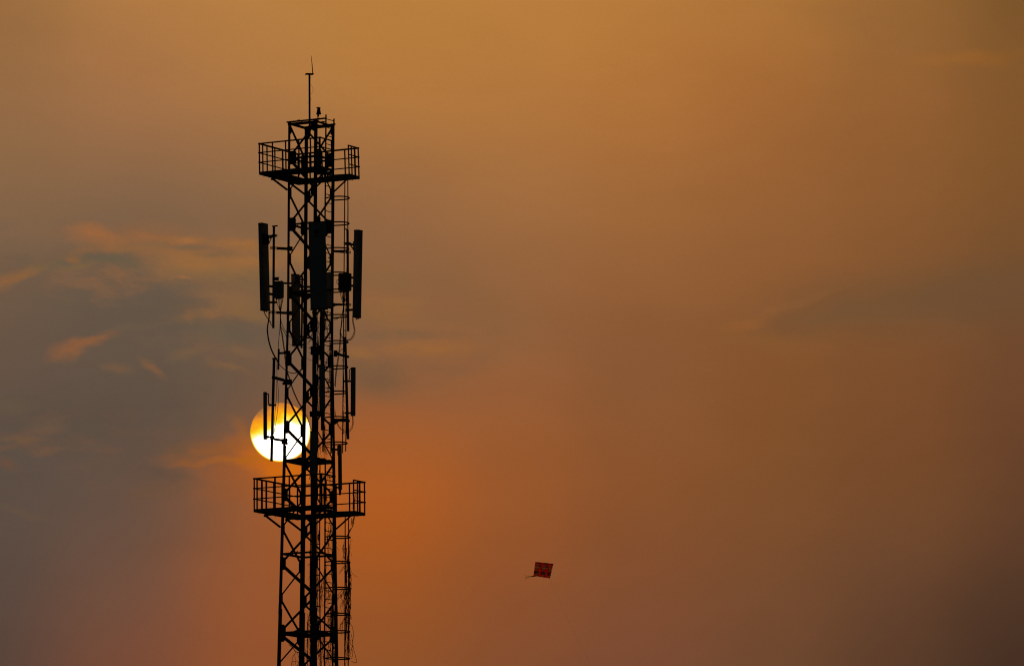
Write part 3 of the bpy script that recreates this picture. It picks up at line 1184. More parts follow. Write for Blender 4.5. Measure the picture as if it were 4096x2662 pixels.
# right upper pole
b = q('D', 2025, 1465, .15)
pr1 = empty('antenna_pole', b, 'tall pole right of the tower carrying the big right panel antenna', 'pole', PG)
pipe(pr1, [b, q('C', 2012, 820, .15)], 0.041)
m = MB()
m.tube(spline([q('C', 2020, 825, .15), q('C', 1985, 815, .1), q('C', 1975, 790, .05)]), 0.022, 8)
m.build('end_hook', DARK, pr1)
arm(pr1, q('C', 2072, 1285, .15), q('C', 1700, 1255, .17), 0.075, 0.06)
arm(pr1, q('D', 2080, 920, .15), q('D', 1720, 912, .17), 0.070, 0.06, cl=q('D', 1700, 920, .1))
clamp(pr1, q('C', 2020, 1105, .1), 0.10, 0.04, sgn=-1)
clamp(pr1, q('D', 2010, 1028, .1), 0.07, 0.04, sgn=-1)
an3, _ = panel('panel_antenna', q('C', 2246, 830, -.08), q('D', 2212, 1185, -.08), (.843, -.536), 0.31, 0.19,
               'big upright panel antenna on the far right pole, front turned away to the right', round_=0.45)
m = MB()
m.bar(q('C', 2040, 1115, .0), q('C', 2140, 1125, -.05), 0.04, 0.07, FWD)
m.bar(q('C', 2140, 1240, -.05), q('C', 2075, 1130, .0), 0.035, 0.03, RGT)
m.bar(q('C', 2135, 1055, -.05), q('C', 2135, 1245, -.05), 0.03, 0.03, RGT)
m.bar(q('D', 2010, 1028, .05), q('D', 2120, 1024, -.05), 0.05, 0.07, FWD)
m.bar(q('D', 2080, 360, .05), q('D', 2135, 362, -.05), 0.05, 0.065, FWD)
m.bar(q('D', 2080, 528, .05), q('D', 2135, 530, -.05), 0.05, 0.07, FWD)
m.build('tilt_bracket', DARK, an3)
m = MB()
m.tube([q('D', 2200, 1205, -.08), q('D', 2208, 1238, -.08)], [0.03, 0.01], 6)
m.build('drip_plug', DARK, an3)

# back-left antenna
an4, _ = panel('panel_antenna', q('D', 930, 292, .95), q('E', 950, 322, .95), (-.75, .66), 0.30, 0.15,
               'dark bluish panel antenna behind the left face, between the two left tower legs')
pl4 = empty('antenna_pole', q('E', 1062, 370, .85), 'short pole beside the far tower leg holding the antenna behind the left face', 'pole', PG)
pipe(pl4, [q('E', 1062, 370, .85), q('D', 1073, 1150, .85), q('D', 1077, 330, .85)], 0.032)
arm(pl4, q('D', 1020, 398, .9), q('D', 1150, 402, .8), 0.055, 0.05, holes=False)
arm(pl4, q('D', 1010, 548, .9), q('D', 1235, 552, .8), 0.07, 0.05, holes=False)
arm(pl4, q('E', 1040, 130, .9), q('E', 1225, 160, .7), 0.06, 0.05, holes=False)
arm(pl4, q('E', 1000, 300, .95), q('E', 1105, 300, .8), 0.05, 0.05, holes=False)
m = MB()
m.bar(q('D', 960, 400, .85), q('D', 1040, 470, .85), 0.05, 0.09, FWD)
m.bar(q('E', 1095, 185, .8), q('E', 1055, 235, .85), 0.04, 0.05, FWD)
m.build('tilt_bracket', DARK, an4)

# small pole with short pipe, left
pl5 = empty('antenna_pole', q('E', 583, 812, -.25), 'stubby empty pole on a short arm left of the tower, below the upper antennas', 'pole', PG)
pipe(pl5, [q('E', 583, 812, -.25), q('E', 594, 385, -.25)], 0.034)
arm(pl5, q('E', 594, 475, -.25), q('E', 740, 465, -.2), 0.07, 0.05, holes=False)
m = MB()
m.box(q('E', 775, 460, -.18), RGT * 0.09, FWD * 0.06, UP * 0.055)
m.tube([q('E', 800, 455, -.18), q('E', 875, 455, -.18)], 0.008, 5)
m.build('clamp', DARK, pl5)

# lower left pole and slim antenna
b = q('G', 443, 1250, -.35)
pl6 = empty('antenna_pole', b, 'lower left pole crossing the sun, with a slim antenna on its left side', 'pole', PG)
pipe(pl6, [b, q('G', 455, 770, -.35), q('E', 497, 575, -.35)], 0.047)
m = MB()
m.bar(q('E', 460, 590, -.35), q('E', 548, 580, -.35), 0.08, 0.055, FWD)
m.tube([q('E', 448, 583, -.35), q('E', 475, 583, -.35)], 0.008, 5)
m.box(b + UP * 0.005, RGT * 0.055, FWD * 0.05, UP * 0.01)
m.build('top_cap', STEEL, pl6)
arm(pl6, q('E', 455, 965, -.35), q('E', 700, 1030, -.2), 0.095, 0.05, holes=False, cl=q('E', 770, 1060, -.18))
m = MB()
m.box(q('E', 780, 1070, -.17), RGT * 0.14, FWD * 0.06, UP * 0.085)
m.box(q('E', 700, 1098, -.2), RGT * 0.05, FWD * 0.05, UP * 0.04)
m.build('clamp', DARK, pl6)
arm(pl6, q('G', 500, 800, -.35), q('G', 690, 830, -.2), 0.075, 0.05, holes=False)
m = MB()
m.box(q('G', 710, 850, -.18), RGT * 0.10, FWD * 0.06, UP * 0.085)
for yy in (790, 815, 880, 905):
    m.tube([q('G', 740, yy, -.18), q('G', 815, yy + random.uniform(-8, 8), -.18)], [0.02, 0.004], 5)
m.build('clamp', DARK, pl6)
an6 = rod_antenna(q('E', 312, 1280, -.4), q('G', 315, 805, -.4), 0.064, 'slim round antenna left of the tower, its lower end against the sun')
m = MB()
m.tube(spline([q('E', 345, 1318, -.4), q('E', 378, 1315, -.4), q('E', 382, 1360, -.4), q('E', 380, 1480, -.4), q('E', 395, 1525, -.4), q('E', 470, 1535, -.38)]), 0.018, 8)
m.bar(q('G', 380, 98, -.37), q('G', 540, 98, -.37), 0.12, 0.05, FWD)
m.bar(q('G', 340, 760, -.4), q('G', 385, 752, -.38), 0.06, 0.08, FWD)
m.bar(q('G', 370, 755, -.38), q('G', 505, 768, -.37), 0.06, 0.035, FWD)
m.box(q('G', 460, 770, -.37), RGT * 0.075, FWD * 0.06, UP * 0.055)
m.build('bracket', DARK, an6)

# lower right pole and slim antenna
b = q('G', 2022, 800, .0)
pr2 = empty('antenna_pole', b, 'lower right pole leaning slightly, between the ladder cage and a slim antenna', 'pole', PG)
pipe(pr2, [b, q('E', 1962, 140, .0)], 0.046)
arm(pr2, q('E', 2040, 552, .0), q('E', 1800, 490, .1), 0.085, 0.05, holes=False)
m = MB()
m.box(q('E', 1765, 480, .12), RGT * 0.06, FWD * 0.06, UP * 0.10)
m.tube([q('E', 1765, 440, .1), q('E', 1815, 470, .1)], 0.03, 8)
m.build('clamp', DARK, pr2)
arm(pr2, q('G', 2056, 425, .0), q('G', 1790, 410, .1), 0.085, 0.05, holes=False)
m = MB()
m.prism([q('G', 1740, 370, .12), q('G', 1830, 385, .12), q('G', 1830, 440, .12), q('G', 1760, 495, .12), q('G', 1740, 495, .12)], FWD * 0.05)
m.build('clamp', DARK, pr2)
an7 = rod_antenna(q('E', 2130, 772, -.1), q('G', 2125, 320, -.1), 0.083, 'slim round antenna right of the tower, beside the lower right pole')
m = MB()
m.tube(spline([q('E', 2090, 790, -.1), q('E', 2058, 815, -.08), q('E', 2058, 900, -.08), q('E', 2052, 990, -.08), q('E', 2030, 1045, -.05)]), 0.016, 8)
m.bar(q('E', 1925, 1052, -.05), q('E', 2080, 1050, -.08), 0.10, 0.05, FWD)
m.bar(q('G', 1950, 262, -.05), q('G', 2085, 262, -.08), 0.10, 0.05, FWD)
m.build('bracket', DARK, an7)

# lower centre antennas
b = q('G', 1500, 615, -.7)
pl8 = empty('antenna_pole', b, 'thick pole just right of the near tower leg, behind the lower centre antenna', 'pole', PG)
pipe(pl8, [b, q('E', 1490, 600, -.7), q('D', 1482, 1035, -.7)], 0.062)
pipe(pl8, [q('E', 1440, 620, -.65), q('D', 1448, 1160, -.65)], 0.018, 'feeder_pipe')
arm(pl8, q('G', 1237, 285, -.85), q('G', 1540, 275, -.7), 0.185, 0.06, holes=False)
arm(pl8, q('E', 1260, 395, -.85), q('E', 1480, 400, -.7), 0.13, 0.06, holes=False)
m = MB()
m.prism([q('E', 1205, 365, -.88), q('E', 1300, 350, -.88), q('E', 1300, 372, -.88), q('E', 1225, 378, -.88)], FWD * 0.05)
m.prism([q('E', 1222, 466, -.88), q('E', 1300, 440, -.88), q('E', 1300, 498, -.88), q('E', 1258, 494, -.88), q('E', 1280, 470, -.88)], FWD * 0.05)
m.box(q('E', 1350, 420, -.86), RGT * 0.16, FWD * 0.05, UP * 0.14)
m.build('clamp', DARK, pl8)
m = MB()
m.box(q('D', 1320, 1330, -.8), RGT * 0.11, FWD * 0.05, UP * 0.24)
m.build('clamp', DARK, pl8)
an8, _ = panel('panel_antenna', q('E', 1485, 708, -.84), q('G', 1490, 222, -.84), (-.02, -1), 0.195, 0.085,
               'narrow panel antenna facing the viewer, on the thick pole right of the near leg', round_=0.2, connectors=2)
pl9 = empty('antenna_pole', q('H', 1370, 420, -.95), 'thin pole behind the narrow antenna that stands above the lower platform', 'pole', PG)
pipe(pl9, [q('H', 1370, 330, -.95), q('G', 1365, 560, -.95)], 0.035)
for cy in (700, 1290):
    m = MB()
    m.box(q('G', 1348, cy, -.86), RGT * 0.08, FWD * 0.07, UP * 0.04)
    m.build('clamp', DARK, pl9)
an9, _ = panel('panel_antenna', q('G', 1312, 635, -1.08), q('H', 1300, 102, -1.08), (-.42, -.90), 0.20, 0.13,
               'narrow panel antenna in front of the near leg, its foot just above the lower platform', round_=0.12, connectors=2)
m = MB()
m.tube([q('H', 1278, 100, -1.05), q('H', 1278, 235, -1.05)], 0.028, 8)
m.tube([q('H', 1240, 110, -1.05), q('H', 1222, 190, -1.05)], 0.01, 5)
m.build('connectors', DARK, an9)
an10 = rod_antenna(q('G', 1852, 932, -.15), q('H', 1860, 400, -.15), 0.066, 'slim round antenna above the right side of the lower platform, close to the leg')
m = MB()
m.bar(q('G', 1730, 1015, .05), q('G', 1850, 1015, -.15), 0.05, 0.06, FWD)
m.bar(q('H', 1760, 350, .05), q('H', 1850, 355, -.15), 0.05, 0.05, FWD)
m.tube([q('H', 1853, 395, -.15), q('H', 1855, 508, -.15)], 0.034, 8)
m.tube([q('H', 1872, 395, -.15), q('H', 1874, 470, -.15)], 0.018, 6)
m.bar(q('G', 1810, 930, -.1), q('G', 1812, 1130, -.1), 0.035, 0.05, RGT)
m.build('bracket', DARK, an10)


# radio units
def radio(c, n2, w, h, dp, label, fins=False, handle=None):
    root = empty('radio_unit', c - UP * h / 2, label, 'radio unit', 'radio boxes behind the antennas')
    n, wd = axes(n2)
    m = MB()
    e = 0.025
    prof = [(-w / 2 + e, -h / 2), (w / 2 - e, -h / 2), (w / 2, -h / 2 + e), (w / 2, h / 2 - e), (w / 2 - e, h / 2), (-w / 2 + e, h / 2), (-w / 2, h / 2 - e), (-w / 2, -h / 2 + e)]
    m.prism([c + wd * x + UP * y - n * dp / 2 for x, y in prof], n * dp)
    m.build('casing', CASE, root)
    if fins:
        m = MB()
        for i in range(11):
            p = c + n * (dp / 2 + 0.015) + wd * (w * (-0.42 + 0.084 * i))
            m.box(p, wd * 0.006, n * 0.014, UP * h * 0.42)
        m.build('cooling_fins', DARK, root)
    m = MB()
    for i in range(5):
        p = c - UP * h / 2 + wd * (w * (-0.3 + 0.15 * i))
        m.tube([p, p - UP * 0.05], 0.016, 8)
    m.build('connectors', DARK, root)
    if handle:
        m = MB()
        m.tube(spline(handle, 3), 0.011, 6)
        m.build('handle', DARK, root)
    return root


radio(q('D', 588, 612, -.38), (-.5, -.86), 0.30, 0.56, 0.20, 'grey radio box hung on the left pole, beside the big left antenna', handle=[
    q('D', 640, 432, -.35), q('D', 655, 425, -.35), q('D', 675, 440, -.35)])
radio(q('D', 1957, 455, -.02), (.05, -1), 0.44, 0.59, 0.15, 'black finned radio box with a side handle, on the pole of the big right antenna', fins=True, handle=[
    q('D', 1822, 405, -.05), q('D', 1795, 412, -.05), q('D', 1792, 450, -.05), q('D', 1797, 485, -.05), q('D', 1822, 490, -.05)])
m = MB()
m.bar(q('D', 1935, 655, -.02), q('D', 1935, 250, -.02), 0.05, 0.04, RGT)
r3 = radio(q('D', 1628, 430, -.85), (.1, -1), 0.17, 0.56, 0.15, 'bluish grey radio box peeping out right of the widest panel antenna')
radio(q('D', 1640, 790, -.75), (.1, -1), 0.17, 0.58, 0.12, 'dark radio box below another, right of the widest panel antenna')
radio(q('B', 1425, 765, -.95), (.1, -1), 0.165, 0.5, 0.12, 'small box on the near leg inside the upper platform rails')

# ------------------------------------------------------------------ cables
CG = 'black cables hanging on the tower'


def cable(name, label, runs, r, d):
    m = MB()
    for run in runs:
        dd = d
        pts = []
        for it in run:
            if len(it) == 4:
                pts.append(q(it[0], it[1], it[2], it[3]))
            else:
                pts.append(q(it[0], it[1], it[2], dd))
        m.tube(spline(pts, 5), r * 1.3, 6)
    o = m.build(name, BLACK, smooth=True)
    return tag(o, label, 'cable', CG)


cable('cable', 'short black cable slanting from the left antenna foot to its pole', [[('D', 288, 1062), ('D', 330, 1150), ('D', 385, 1225), ('D', 425, 1290), ('D', 440, 1352)]], 0.013, -.2)
c2 = [('D', 385, 1065), ('D', 387, 1190), ('D', 362, 1330), ('D', 350, 1440), ('E', 352, 20), ('E', 375, 190), ('E', 420, 360), ('E', 480, 500), ('E', 560, 640), ('E', 640, 745), ('E', 740, 828), ('E', 810, 868), ('E', 880, 886), ('E', 960, 875), ('E', 1020, 842), ('E', 1080, 808)]
cable('cable', 'long black cable pair sagging in a wide curve from left antenna to far leg', [c2, [(a, x + 13, y - 6) for a, x, y in c2[:9]]], 0.011, -.1)
cable('cable_bundle', 'fan of thin black cables gathering below the left radio box', [
    [('D', 545, 775), ('D', 555, 880), ('D', 590, 970), ('D', 618, 1050)], [('D', 588, 785), ('D', 598, 900), ('D', 620, 1050)],
    [('D', 612, 790), ('D', 618, 900), ('D', 622, 1050)], [('D', 640, 790), ('D', 640, 900), ('D', 628, 1050)],
    [('D', 660, 790), ('D', 655, 910), ('D', 634, 1050)], [('D', 682, 785), ('D', 665, 880), ('D', 645, 960), ('D', 636, 1050)],
    [('D', 620, 1050), ('D', 622, 1250), ('D', 612, 1480), ('E', 600, 120), ('E', 585, 320), ('E', 575, 450)],
    [('D', 628, 1050), ('D', 628, 1250), ('D', 620, 1400)], [('D', 634, 1050), ('D', 632, 1240), ('D', 640, 1340)]], 0.009, -.3)
cable('cable', 'single thin cable from the left radio box curving in to the left leg', [[('D', 632, 1180), ('D', 650, 1290), ('D', 700, 1410), ('D', 765, 1505), ('E', 805, 115), ('E', 860, 165)],
      [('D', 645, 1370), ('D', 700, 1470), ('E', 735, 90), ('E', 765, 190)]], 0.008, -.25)
c6 = [('D', 630, 1330), ('D', 648, 1440), ('E', 665, 60), ('E', 690, 230), ('E', 715, 410), ('E', 735, 600), ('E', 755, 780), ('E', 790, 900), ('E', 840, 1050), ('E', 880, 1190), ('E', 940, 1340), ('E', 1010, 1490), ('G', 1050, 110), ('G', 1110, 225), ('G', 1180, 350), ('G', 1215, 470), ('G', 1250, 570), ('G', 1300, 630)]
cable('cable', 'long black cable pair slanting down across the left face to the near leg', [c6, [(a, x - 14, y + 4) for a, x, y in c6[:14]]], 0.009, -.45)
cable('cable', 'pair of thin cables running down beside the lower left pole in front of the sun', [
    [('E', 556, 560), ('E', 552, 760), ('E', 556, 950), ('E', 550, 1180), ('E', 545, 1400), ('G', 530, 80), ('G', 515, 280), ('G', 500, 480), ('G', 492, 700)],
    [('E', 556, 950), ('E', 575, 1120), ('E', 587, 1300), ('E', 583, 1480), ('G', 575, 150), ('G', 550, 350), ('G', 520, 540), ('G', 494, 690)]], 0.0065, -.4)
cable('cable', 'hair-thin looped wire under the slim left antenna, against the sun', [[('G', 313, 808), ('G', 312, 880), ('G', 325, 960), ('G', 350, 1010), ('G', 378, 1028), ('G', 405, 1020), ('G', 428, 1000)]], 0.004, -.4)
cable('cable_bundle', 'fan of thin black cables gathering below the finned right radio box', [
    [('D', 1855, 640), ('D', 1865, 700), ('D', 1890, 800), ('D', 1920, 890)], [('D', 1890, 640), ('D', 1905, 760), ('D', 1926, 890)],
    [('D', 1950, 640), ('D', 1948, 760), ('D', 1932, 890)], [('D', 1972, 640), ('D', 1962, 770), ('D', 1936, 890)],
    [('D', 1995, 730), ('D', 1975, 800), ('D', 1940, 890)], [('D', 1920, 640), ('D', 1918, 760), ('D', 1928, 890)],
    [('D', 1925, 885), ('D', 1922, 980), ('D', 1900, 1120), ('D', 1885, 1280), ('D', 1868, 1420), ('E', 1856, 20), ('E', 1862, 80), ('E', 1890, 150), ('E', 1925, 192)],
    [('D', 1932, 885), ('D', 1930, 980), ('D', 1908, 1120), ('D', 1895, 1280), ('D', 1880, 1420), ('E', 1870, 20), ('E', 1885, 90), ('E', 1925, 165)]], 0.009, -.05)
cable('cable', 'thin cable pair curving from the right cable fan back to the right leg', [[('D', 1918, 1020), ('D', 1895, 1110), ('D', 1840, 1180), ('D', 1720, 1222)], [('D', 1916, 1060), ('D', 1880, 1140), ('D', 1830, 1195), ('D', 1740, 1235)]], 0.006, .05)
c11 = [('D', 2130, 1190), ('D', 2132, 1270), ('D', 2150, 1360), ('D', 2168, 1460), ('E', 2165, 40), ('E', 2140, 120), ('E', 2100, 180), ('E', 2050, 208), ('E', 1995, 212)]
cable('cable', 'looped black cable pair under the big right antenna', [c11, [(a, x - 18, y - 14) for a, x, y in c11]], 0.0085, .0)
c12 = [('E', 1858, 20), ('E', 1855, 170), ('E', 1842, 350), ('E', 1820, 520), ('E', 1795, 680), ('E', 1775, 820), ('E', 1758, 980), ('E', 1748, 1150)]
cable('cable', 'long cable pair slanting down from the ladder cage to the right leg', [c12, [(a, x + 14, y + 20) for a, x, y in c12], [('E', 1920, 370), ('E', 1870, 420), ('E', 1830, 465), ('E', 1805, 520)]], 0.009, -.05)
c13 = [('G', 1795, 440), ('G', 1825, 510), ('G', 1880, 580), ('G', 1950, 622), ('G', 2010, 628), ('G', 2060, 600), ('G', 2105, 530), ('G', 2118, 430), ('G', 2112, 318)]
cable('cable', 'looped black cable pair under the slim right antenna', [c13, [(a, x + 12 if x > 2000 else x - 2, y + 30 if y > 350 else y) for a, x, y in c13]], 0.0075, -.05)
cable('cable', 'short curved wire against the right leg at the height of the slim right antenna', [[('G', 1752, 180), ('G', 1758, 260), ('G', 1780, 360)], [('G', 1748, 240), ('G', 1762, 310), ('G', 1785, 365)]], 0.006, .0)
cable('cable_bundle', 'loose cables dropping behind the foot of the widest antenna', [
    [('D', 1285, 1045), ('D', 1290, 1110), ('D', 1310, 1180)], [('D', 1535, 1045), ('D', 1550, 1100), ('D', 1535, 1200), ('D', 1545, 1290)],
    [('D', 1560, 1045), ('D', 1572, 1140), ('D', 1555, 1290), ('D', 1540, 1400)], [('D', 1590, 1045), ('D', 1575, 1180), ('D', 1560, 1300), ('D', 1545, 1440)],
    [('D', 1545, 1060), ('D', 1565, 1160), ('D', 1545, 1250)], [('D', 1530, 1450), ('D', 1580, 1410), ('D', 1630, 1320)],
    [('D', 1530, 1330), ('D', 1575, 1390), ('D', 1600, 1460), ('D', 1602, 1540)], [('D', 1605, 1045), ('D', 1600, 1130), ('D', 1585, 1250)],
    [('D', 1390, 1280), ('D', 1420, 1330), ('D', 1405, 1440), ('D', 1430, 1540)], [('D', 1400, 1250), ('D', 1425, 1300), ('D', 1415, 1400)]], 0.0085, -.6)
cable('cable', 'stray thin wires between the far leg and the near leg below the widest antenna', [
    [('E', 1290, 30), ('E', 1262, 120), ('E', 1230, 210), ('E', 1188, 285)], [('E', 1305, 60), ('E', 1265, 130), ('E', 1240, 220), ('E', 1190, 270)],
    [('E', 1180, 575), ('E', 1215, 602), ('E', 1260, 618), ('E', 1310, 622)], [('E', 1240, 210), ('E', 1270, 228), ('E', 1305, 248)],
    [('E', 805, 275), ('E', 850, 310), ('E', 910, 340), ('E', 980, 352), ('E', 1060, 352), ('E', 1115, 335)]], 0.005, .2)

# cable tray inside the tower with the feeder cables on it
tray = empty('cable_tray', at(1264, 2800, -.35), 'vertical cable tray inside the tower behind the near leg, thick with feeder cables', 'cable tray')
zt, zb = Z(1250), 8.0
pa = lambda x, z: T((1000 + x / 5.157 - 1238) / S, -.30, z)
for x0, x1 in ((1452, 1488), (1262, 1262)):
    m = MB()
    if x0 == 1452:
        zs = [(1452, Z(1840)), (1455, Z(2200)), (1462, Z(2400)), (1500, Z(2662)), (1510, 8.0)]
    else:
        zs = [(1266, Z(2080)), (1262, Z(2300)), (1262, Z(2480)), (1215, Z(2490)), (1225, 8.0)]
    for (xa, za), (xb, zz) in zip(zs, zs[1:]):
        m.bar(pa(xa, za), pa(xb, zz), 0.040 if x0 == 1452 else 0.022, 0.02, RGT)
    m.build('tray_rail', STEEL, tray)
for k in range(10):
    py = 2178 + k * 62
    m = MB()
    m.bar(pa(1262, Z(py)), pa(1470, Z(py)), 0.02, 0.035, FWD)
    m.build('tray_rung', STEEL, tray)
m = MB()
rr = random.Random(3)
for k, x in enumerate((1288, 1300, 1312, 1322, 1334, 1346, 1358, 1370, 1380, 1388)):
    z0 = Z(rr.choice((1260, 1300, 1500, 1600)))
    pts = []
    z = z0
    while z > 9.0:
        sh = 14 * max(0, (Z(2100) - z)) / 5
        pts.append(pa(x + rr.uniform(-3, 3) - sh * 0.2, z) + FWD * rr.uniform(-.02, .02))
        z -= 0.7
    m.tube(pts, rr.uniform(0.010, 0.016), 6)
for x in (1272, 1280, 1398, 1410):
    pts = []
    z = Z(2000 if x < 1300 else 1350)
    while z > Z(2700):
        pts.append(pa(x + rr.uniform(-5, 5), z))
        z -= 0.4
    m.tube(pts, 0.006, 5)
m.build('feeder_cables', BLACK, tray)


# ------------------------------------------------------------------ dead climbing vines
VG = 'dead climbing vines on the tower'


def strand(m, p0, p1, amp, rnd, r=0.005, side=0.3):
    """one wandering stem between two points, with a few side twigs"""
    L = (p1 - p0).length
    n = max(4, int(L / 0.10))
    ph = rnd.uniform(0, 6)
    f1, f2 = rnd.uniform(2, 5), rnd.uniform(7, 12)
    pts, off = [], Vector((0, 0, 0))
    for i in range(n + 1):
        t = i / n
        off = off * 0.86 + RGT * rnd.gauss(0, amp * 0.36) + FWD * rnd.gauss(0, amp * 0.30)
        env = math.sin(PI * min(1, t * 4) / 2)
        pts.append(p0.lerp(p1, t) + (RGT * math.sin(ph + f1 * t * L) * amp * 0.8 + off) * env + FWD * math.sin(ph * 2 + f2 * t) * amp * 0.6)
    pts = spline(pts, 2)
    m.tube(pts, [r * (1 - 0.5 * i / len(pts)) for i in range(len(pts))], 4, cap=False)
    for i in range(3, len(pts) - 3):
        if rnd.random() < side * 0.22:
            p = pts[i]
            v = RGT * rnd.uniform(-.7, .7) - UP * rnd.uniform(0.4, 1.4) + FWD * rnd.uniform(-.6, .6)
            v.normalize()
            tw = [p]
            for k in range(rnd.randint(2, 5)):
                v = (v + RGT * rnd.gauss(0, .7) - UP * 0.35).normalized()
                tw.append(tw[-1] + v * rnd.uniform(0.03, 0.07))
            m.tube(tw, r * 0.55, 4, cap=False)


def vine(label, runs, seed, r=0.005, amp=0.05, side=0.5):
    rnd = random.Random(seed)
    m = MB()
    for run in runs:
        a, b, n, am = run
        for _ in range(n):
            jitter = lambda: RGT * rnd.gauss(0, am * 0.35) + FWD * rnd.gauss(0, am * 0.5)
            t0, t1 = rnd.uniform(0, 0.35), rnd.uniform(0.65, 1.0)
            strand(m, a.lerp(b, t0) + jitter(), a.lerp(b, t1) + jitter(), am, rnd, r * rnd.uniform(0.9, 2.0), side)
    return tag(m.build('dead_vine', BARK), label, 'vine', VG)


vine('dense dead vine tangle around the outer straps of the lower ladder cage', [
    (q('H', 1978, 1390, -.3), q('J', 1982, 1700, -.3), 7, .022), (q('H', 2052, 1390, -.4), q('J', 2050, 1700, -.4), 7, .022),
    (q('I', 2010, 200, -.35), q('J', 2010, 500, -.35), 4, .04), (q('I', 2000, 720, -.35), q('J', 2020, 1400, -.35), 4, .04)], 11, 0.0062, side=0.3)
vine('wisps of dead vine hanging inside the right part of the lower ladder cage', [
    (q('I', 1940, 200, -.3), q('I', 1930, 680, -.3), 4, .05), (q('I', 1920, 1180, -.3), q('J', 1840, 520, -.3), 4, .08),
    (q('J', 1900, 60, -.3), q('J', 1960, 500, -.3), 4, .07), (q('J', 1960, 540, -.3), q('J', 1880, 880, -.3), 5, .07),
    (q('I', 1970, 700, -.3), q('I', 1815, 900, -.3), 3, .03), (q('I', 1960, 1180, -.3), q('J', 1830, 180, -.3), 5, .04),
    (q('I', 1808, 600, -.2), q('I', 1950, 690, -.3), 2, .03)], 12, 0.0046)
vine('dead vine wound thickly down the far rail of the lower ladder beside the right leg', [
    (q('H', 1712, 960, -.25), q('I', 1712, 1500, -.25), 8, .03), (q('J', 1700, 0, -.25), q('J', 1700, 1700, -.25), 10, .035)], 13, 0.0068)
vine('tangle of dead vine among the rungs of the lower ladder', [
    (q('H', 1680, 1000, -.4), q('I', 1620, 500, -.4), 7, .06), (q('I', 1570, 560, -.45), q('I', 1560, 1400, -.45), 6, .04),
    (q('I', 1660, 500, -.4), q('I', 1640, 700, -.4), 3, .04), (q('I', 1640, 1150, -.4), q('J', 1640, 250, -.4), 7, .09),
    (q('I', 1700, 1200, -.4), q('J', 1500, 350, -.4), 4, .05), (q('J', 1670, 300, -.4), q('J', 1640, 900, -.4), 9, .06),
    (q('J', 1640, 950, -.4), q('J', 1620, 1700, -.4), 9, .07), (q('H', 1570, 1000, -.45), q('I', 1540, 400, -.45), 4, .03)], 14, 0.0048)
vine('dead vine covering the cable tray inside the lower tower', [
    (q('H', 1420, 1200, -.4), q('I', 1420, 300, -.4), 6, .04), (q('I', 1240, 350, -.4), q('I', 1240, 1250, -.4), 7, .035),
    (q('I', 1280, 200, -.4), q('J', 1280, 800, -.4), 6, .03), (q('I', 1400, 800, -.4), q('J', 1400, 500, -.4), 7, .035),
    (q('I', 1510, 860, -.4), q('J', 1430, 500, -.4), 6, .06), (q('J', 1240, 250, -.4), q('J', 1255, 1400, -.4), 8, .035),
    (q('J', 1410, 500, -.4), q('J', 1420, 1700, -.4), 9, .045), (q('J', 1505, 550, -.4), q('J', 1515, 1700, -.4), 5, .03),
    (q('J', 1150, 1100, -.3), q('J', 1250, 1650, -.3), 5, .05), (q('J', 1190, 380, -.3), q('J', 1210, 1500, -.3), 3, .02)], 15, 0.0052)
vine('thin dead vine climbing the far rail of the upper ladder', [
    (q('D', 1652, 950, -.15), q('E', 1650, 1500, -.15), 5, .02), (q('E', 1655, 150, -.15), q('G', 1672, 900, -.15), 6, .02),
    (q('E', 1590, 540, -.3), q('E', 1560, 760, -.3), 2, .03), (q('E', 1590, 950, -.3), q('E', 1630, 1430, -.3), 4, .05),
    (q('D', 1580, 1100, -.3), q('E', 1600, 250, -.3), 3, .05)], 16, 0.0042)
vine('thin dead vine between the near leg and the thick pole, middle of the tower', [
    (q('E', 1405, 100, -.5), q('E', 1400, 900, -.5), 4, .025), (q('E', 1400, 900, -.5), q('G', 1408, 330, -.5), 6, .03),
    (q('G', 1400, 660, -.5), q('G', 1420, 1200, -.5), 7, .04), (q('G', 1545, 450, -.5), q('G', 1540, 1200, -.5), 8, .03),
    (q('G', 1440, 1350, -.5), q('H', 1440, 250, -.5), 3, .03), (q('G', 1570, 950, -.4), q('G', 1580, 1200, -.4), 3, .03)], 17, 0.0046)
vine('dead vine behind the right half of the lower platform railing', [
    (q('H', 1545, 0, -.4), q('H', 1560, 300, -.4), 6, .035), (q('H', 1530, 300, -.4), q('H', 1535, 700, -.4), 5, .05),
    (q('H', 1600, 20, -.4), q('H', 1640, 330, -.4), 4, .05), (q('H', 1640, 380, -.4), q('H', 1640, 700, -.4), 5, .04),
    (q('H', 1560, 0, -.4), q('H', 1600, 950, -.4), 5, .02), (q('H', 1410, 120, -.4), q('H', 1400, 330, -.4), 3, .03)], 18, 0.0052)
vine('dead vine clinging to a post at the right corner of the lower platform', [
    (q('H', 2150, 440, -.9), q('H', 2160, 900, -.9), 5, .03), (q('H', 2180, 450, -.9), q('H', 2205, 620, -.9), 3, .05),
    (q('H', 2130, 440, -.9), q('H', 2190, 470, -.9), 4, .03), (q('H', 2165, 880, -.9), q('H', 2090, 1230, -.6), 4, .02),
    (q('H', 2110, 930, -.8), q('H', 2080, 1200, -.6), 2, .02), (q('H', 2095, 1180, -.6), q('H', 1990, 1375, -.4), 5, .025)], 19, 0.0062)
vine('thin dead vine on the outer strap of the upper ladder cage, right of the tower', [
    (q('D', 1928, 950, -.5), q('E', 1930, 700, -.5), 3, .012), (q('E', 1925, 500, -.5), q('G', 1938, 900, -.5), 4, .014),
    (q('G', 1925, 640, -.5), q('G', 1930, 740, -.5), 2, .03)], 20, 0.005, side=0.3)
m = MB()
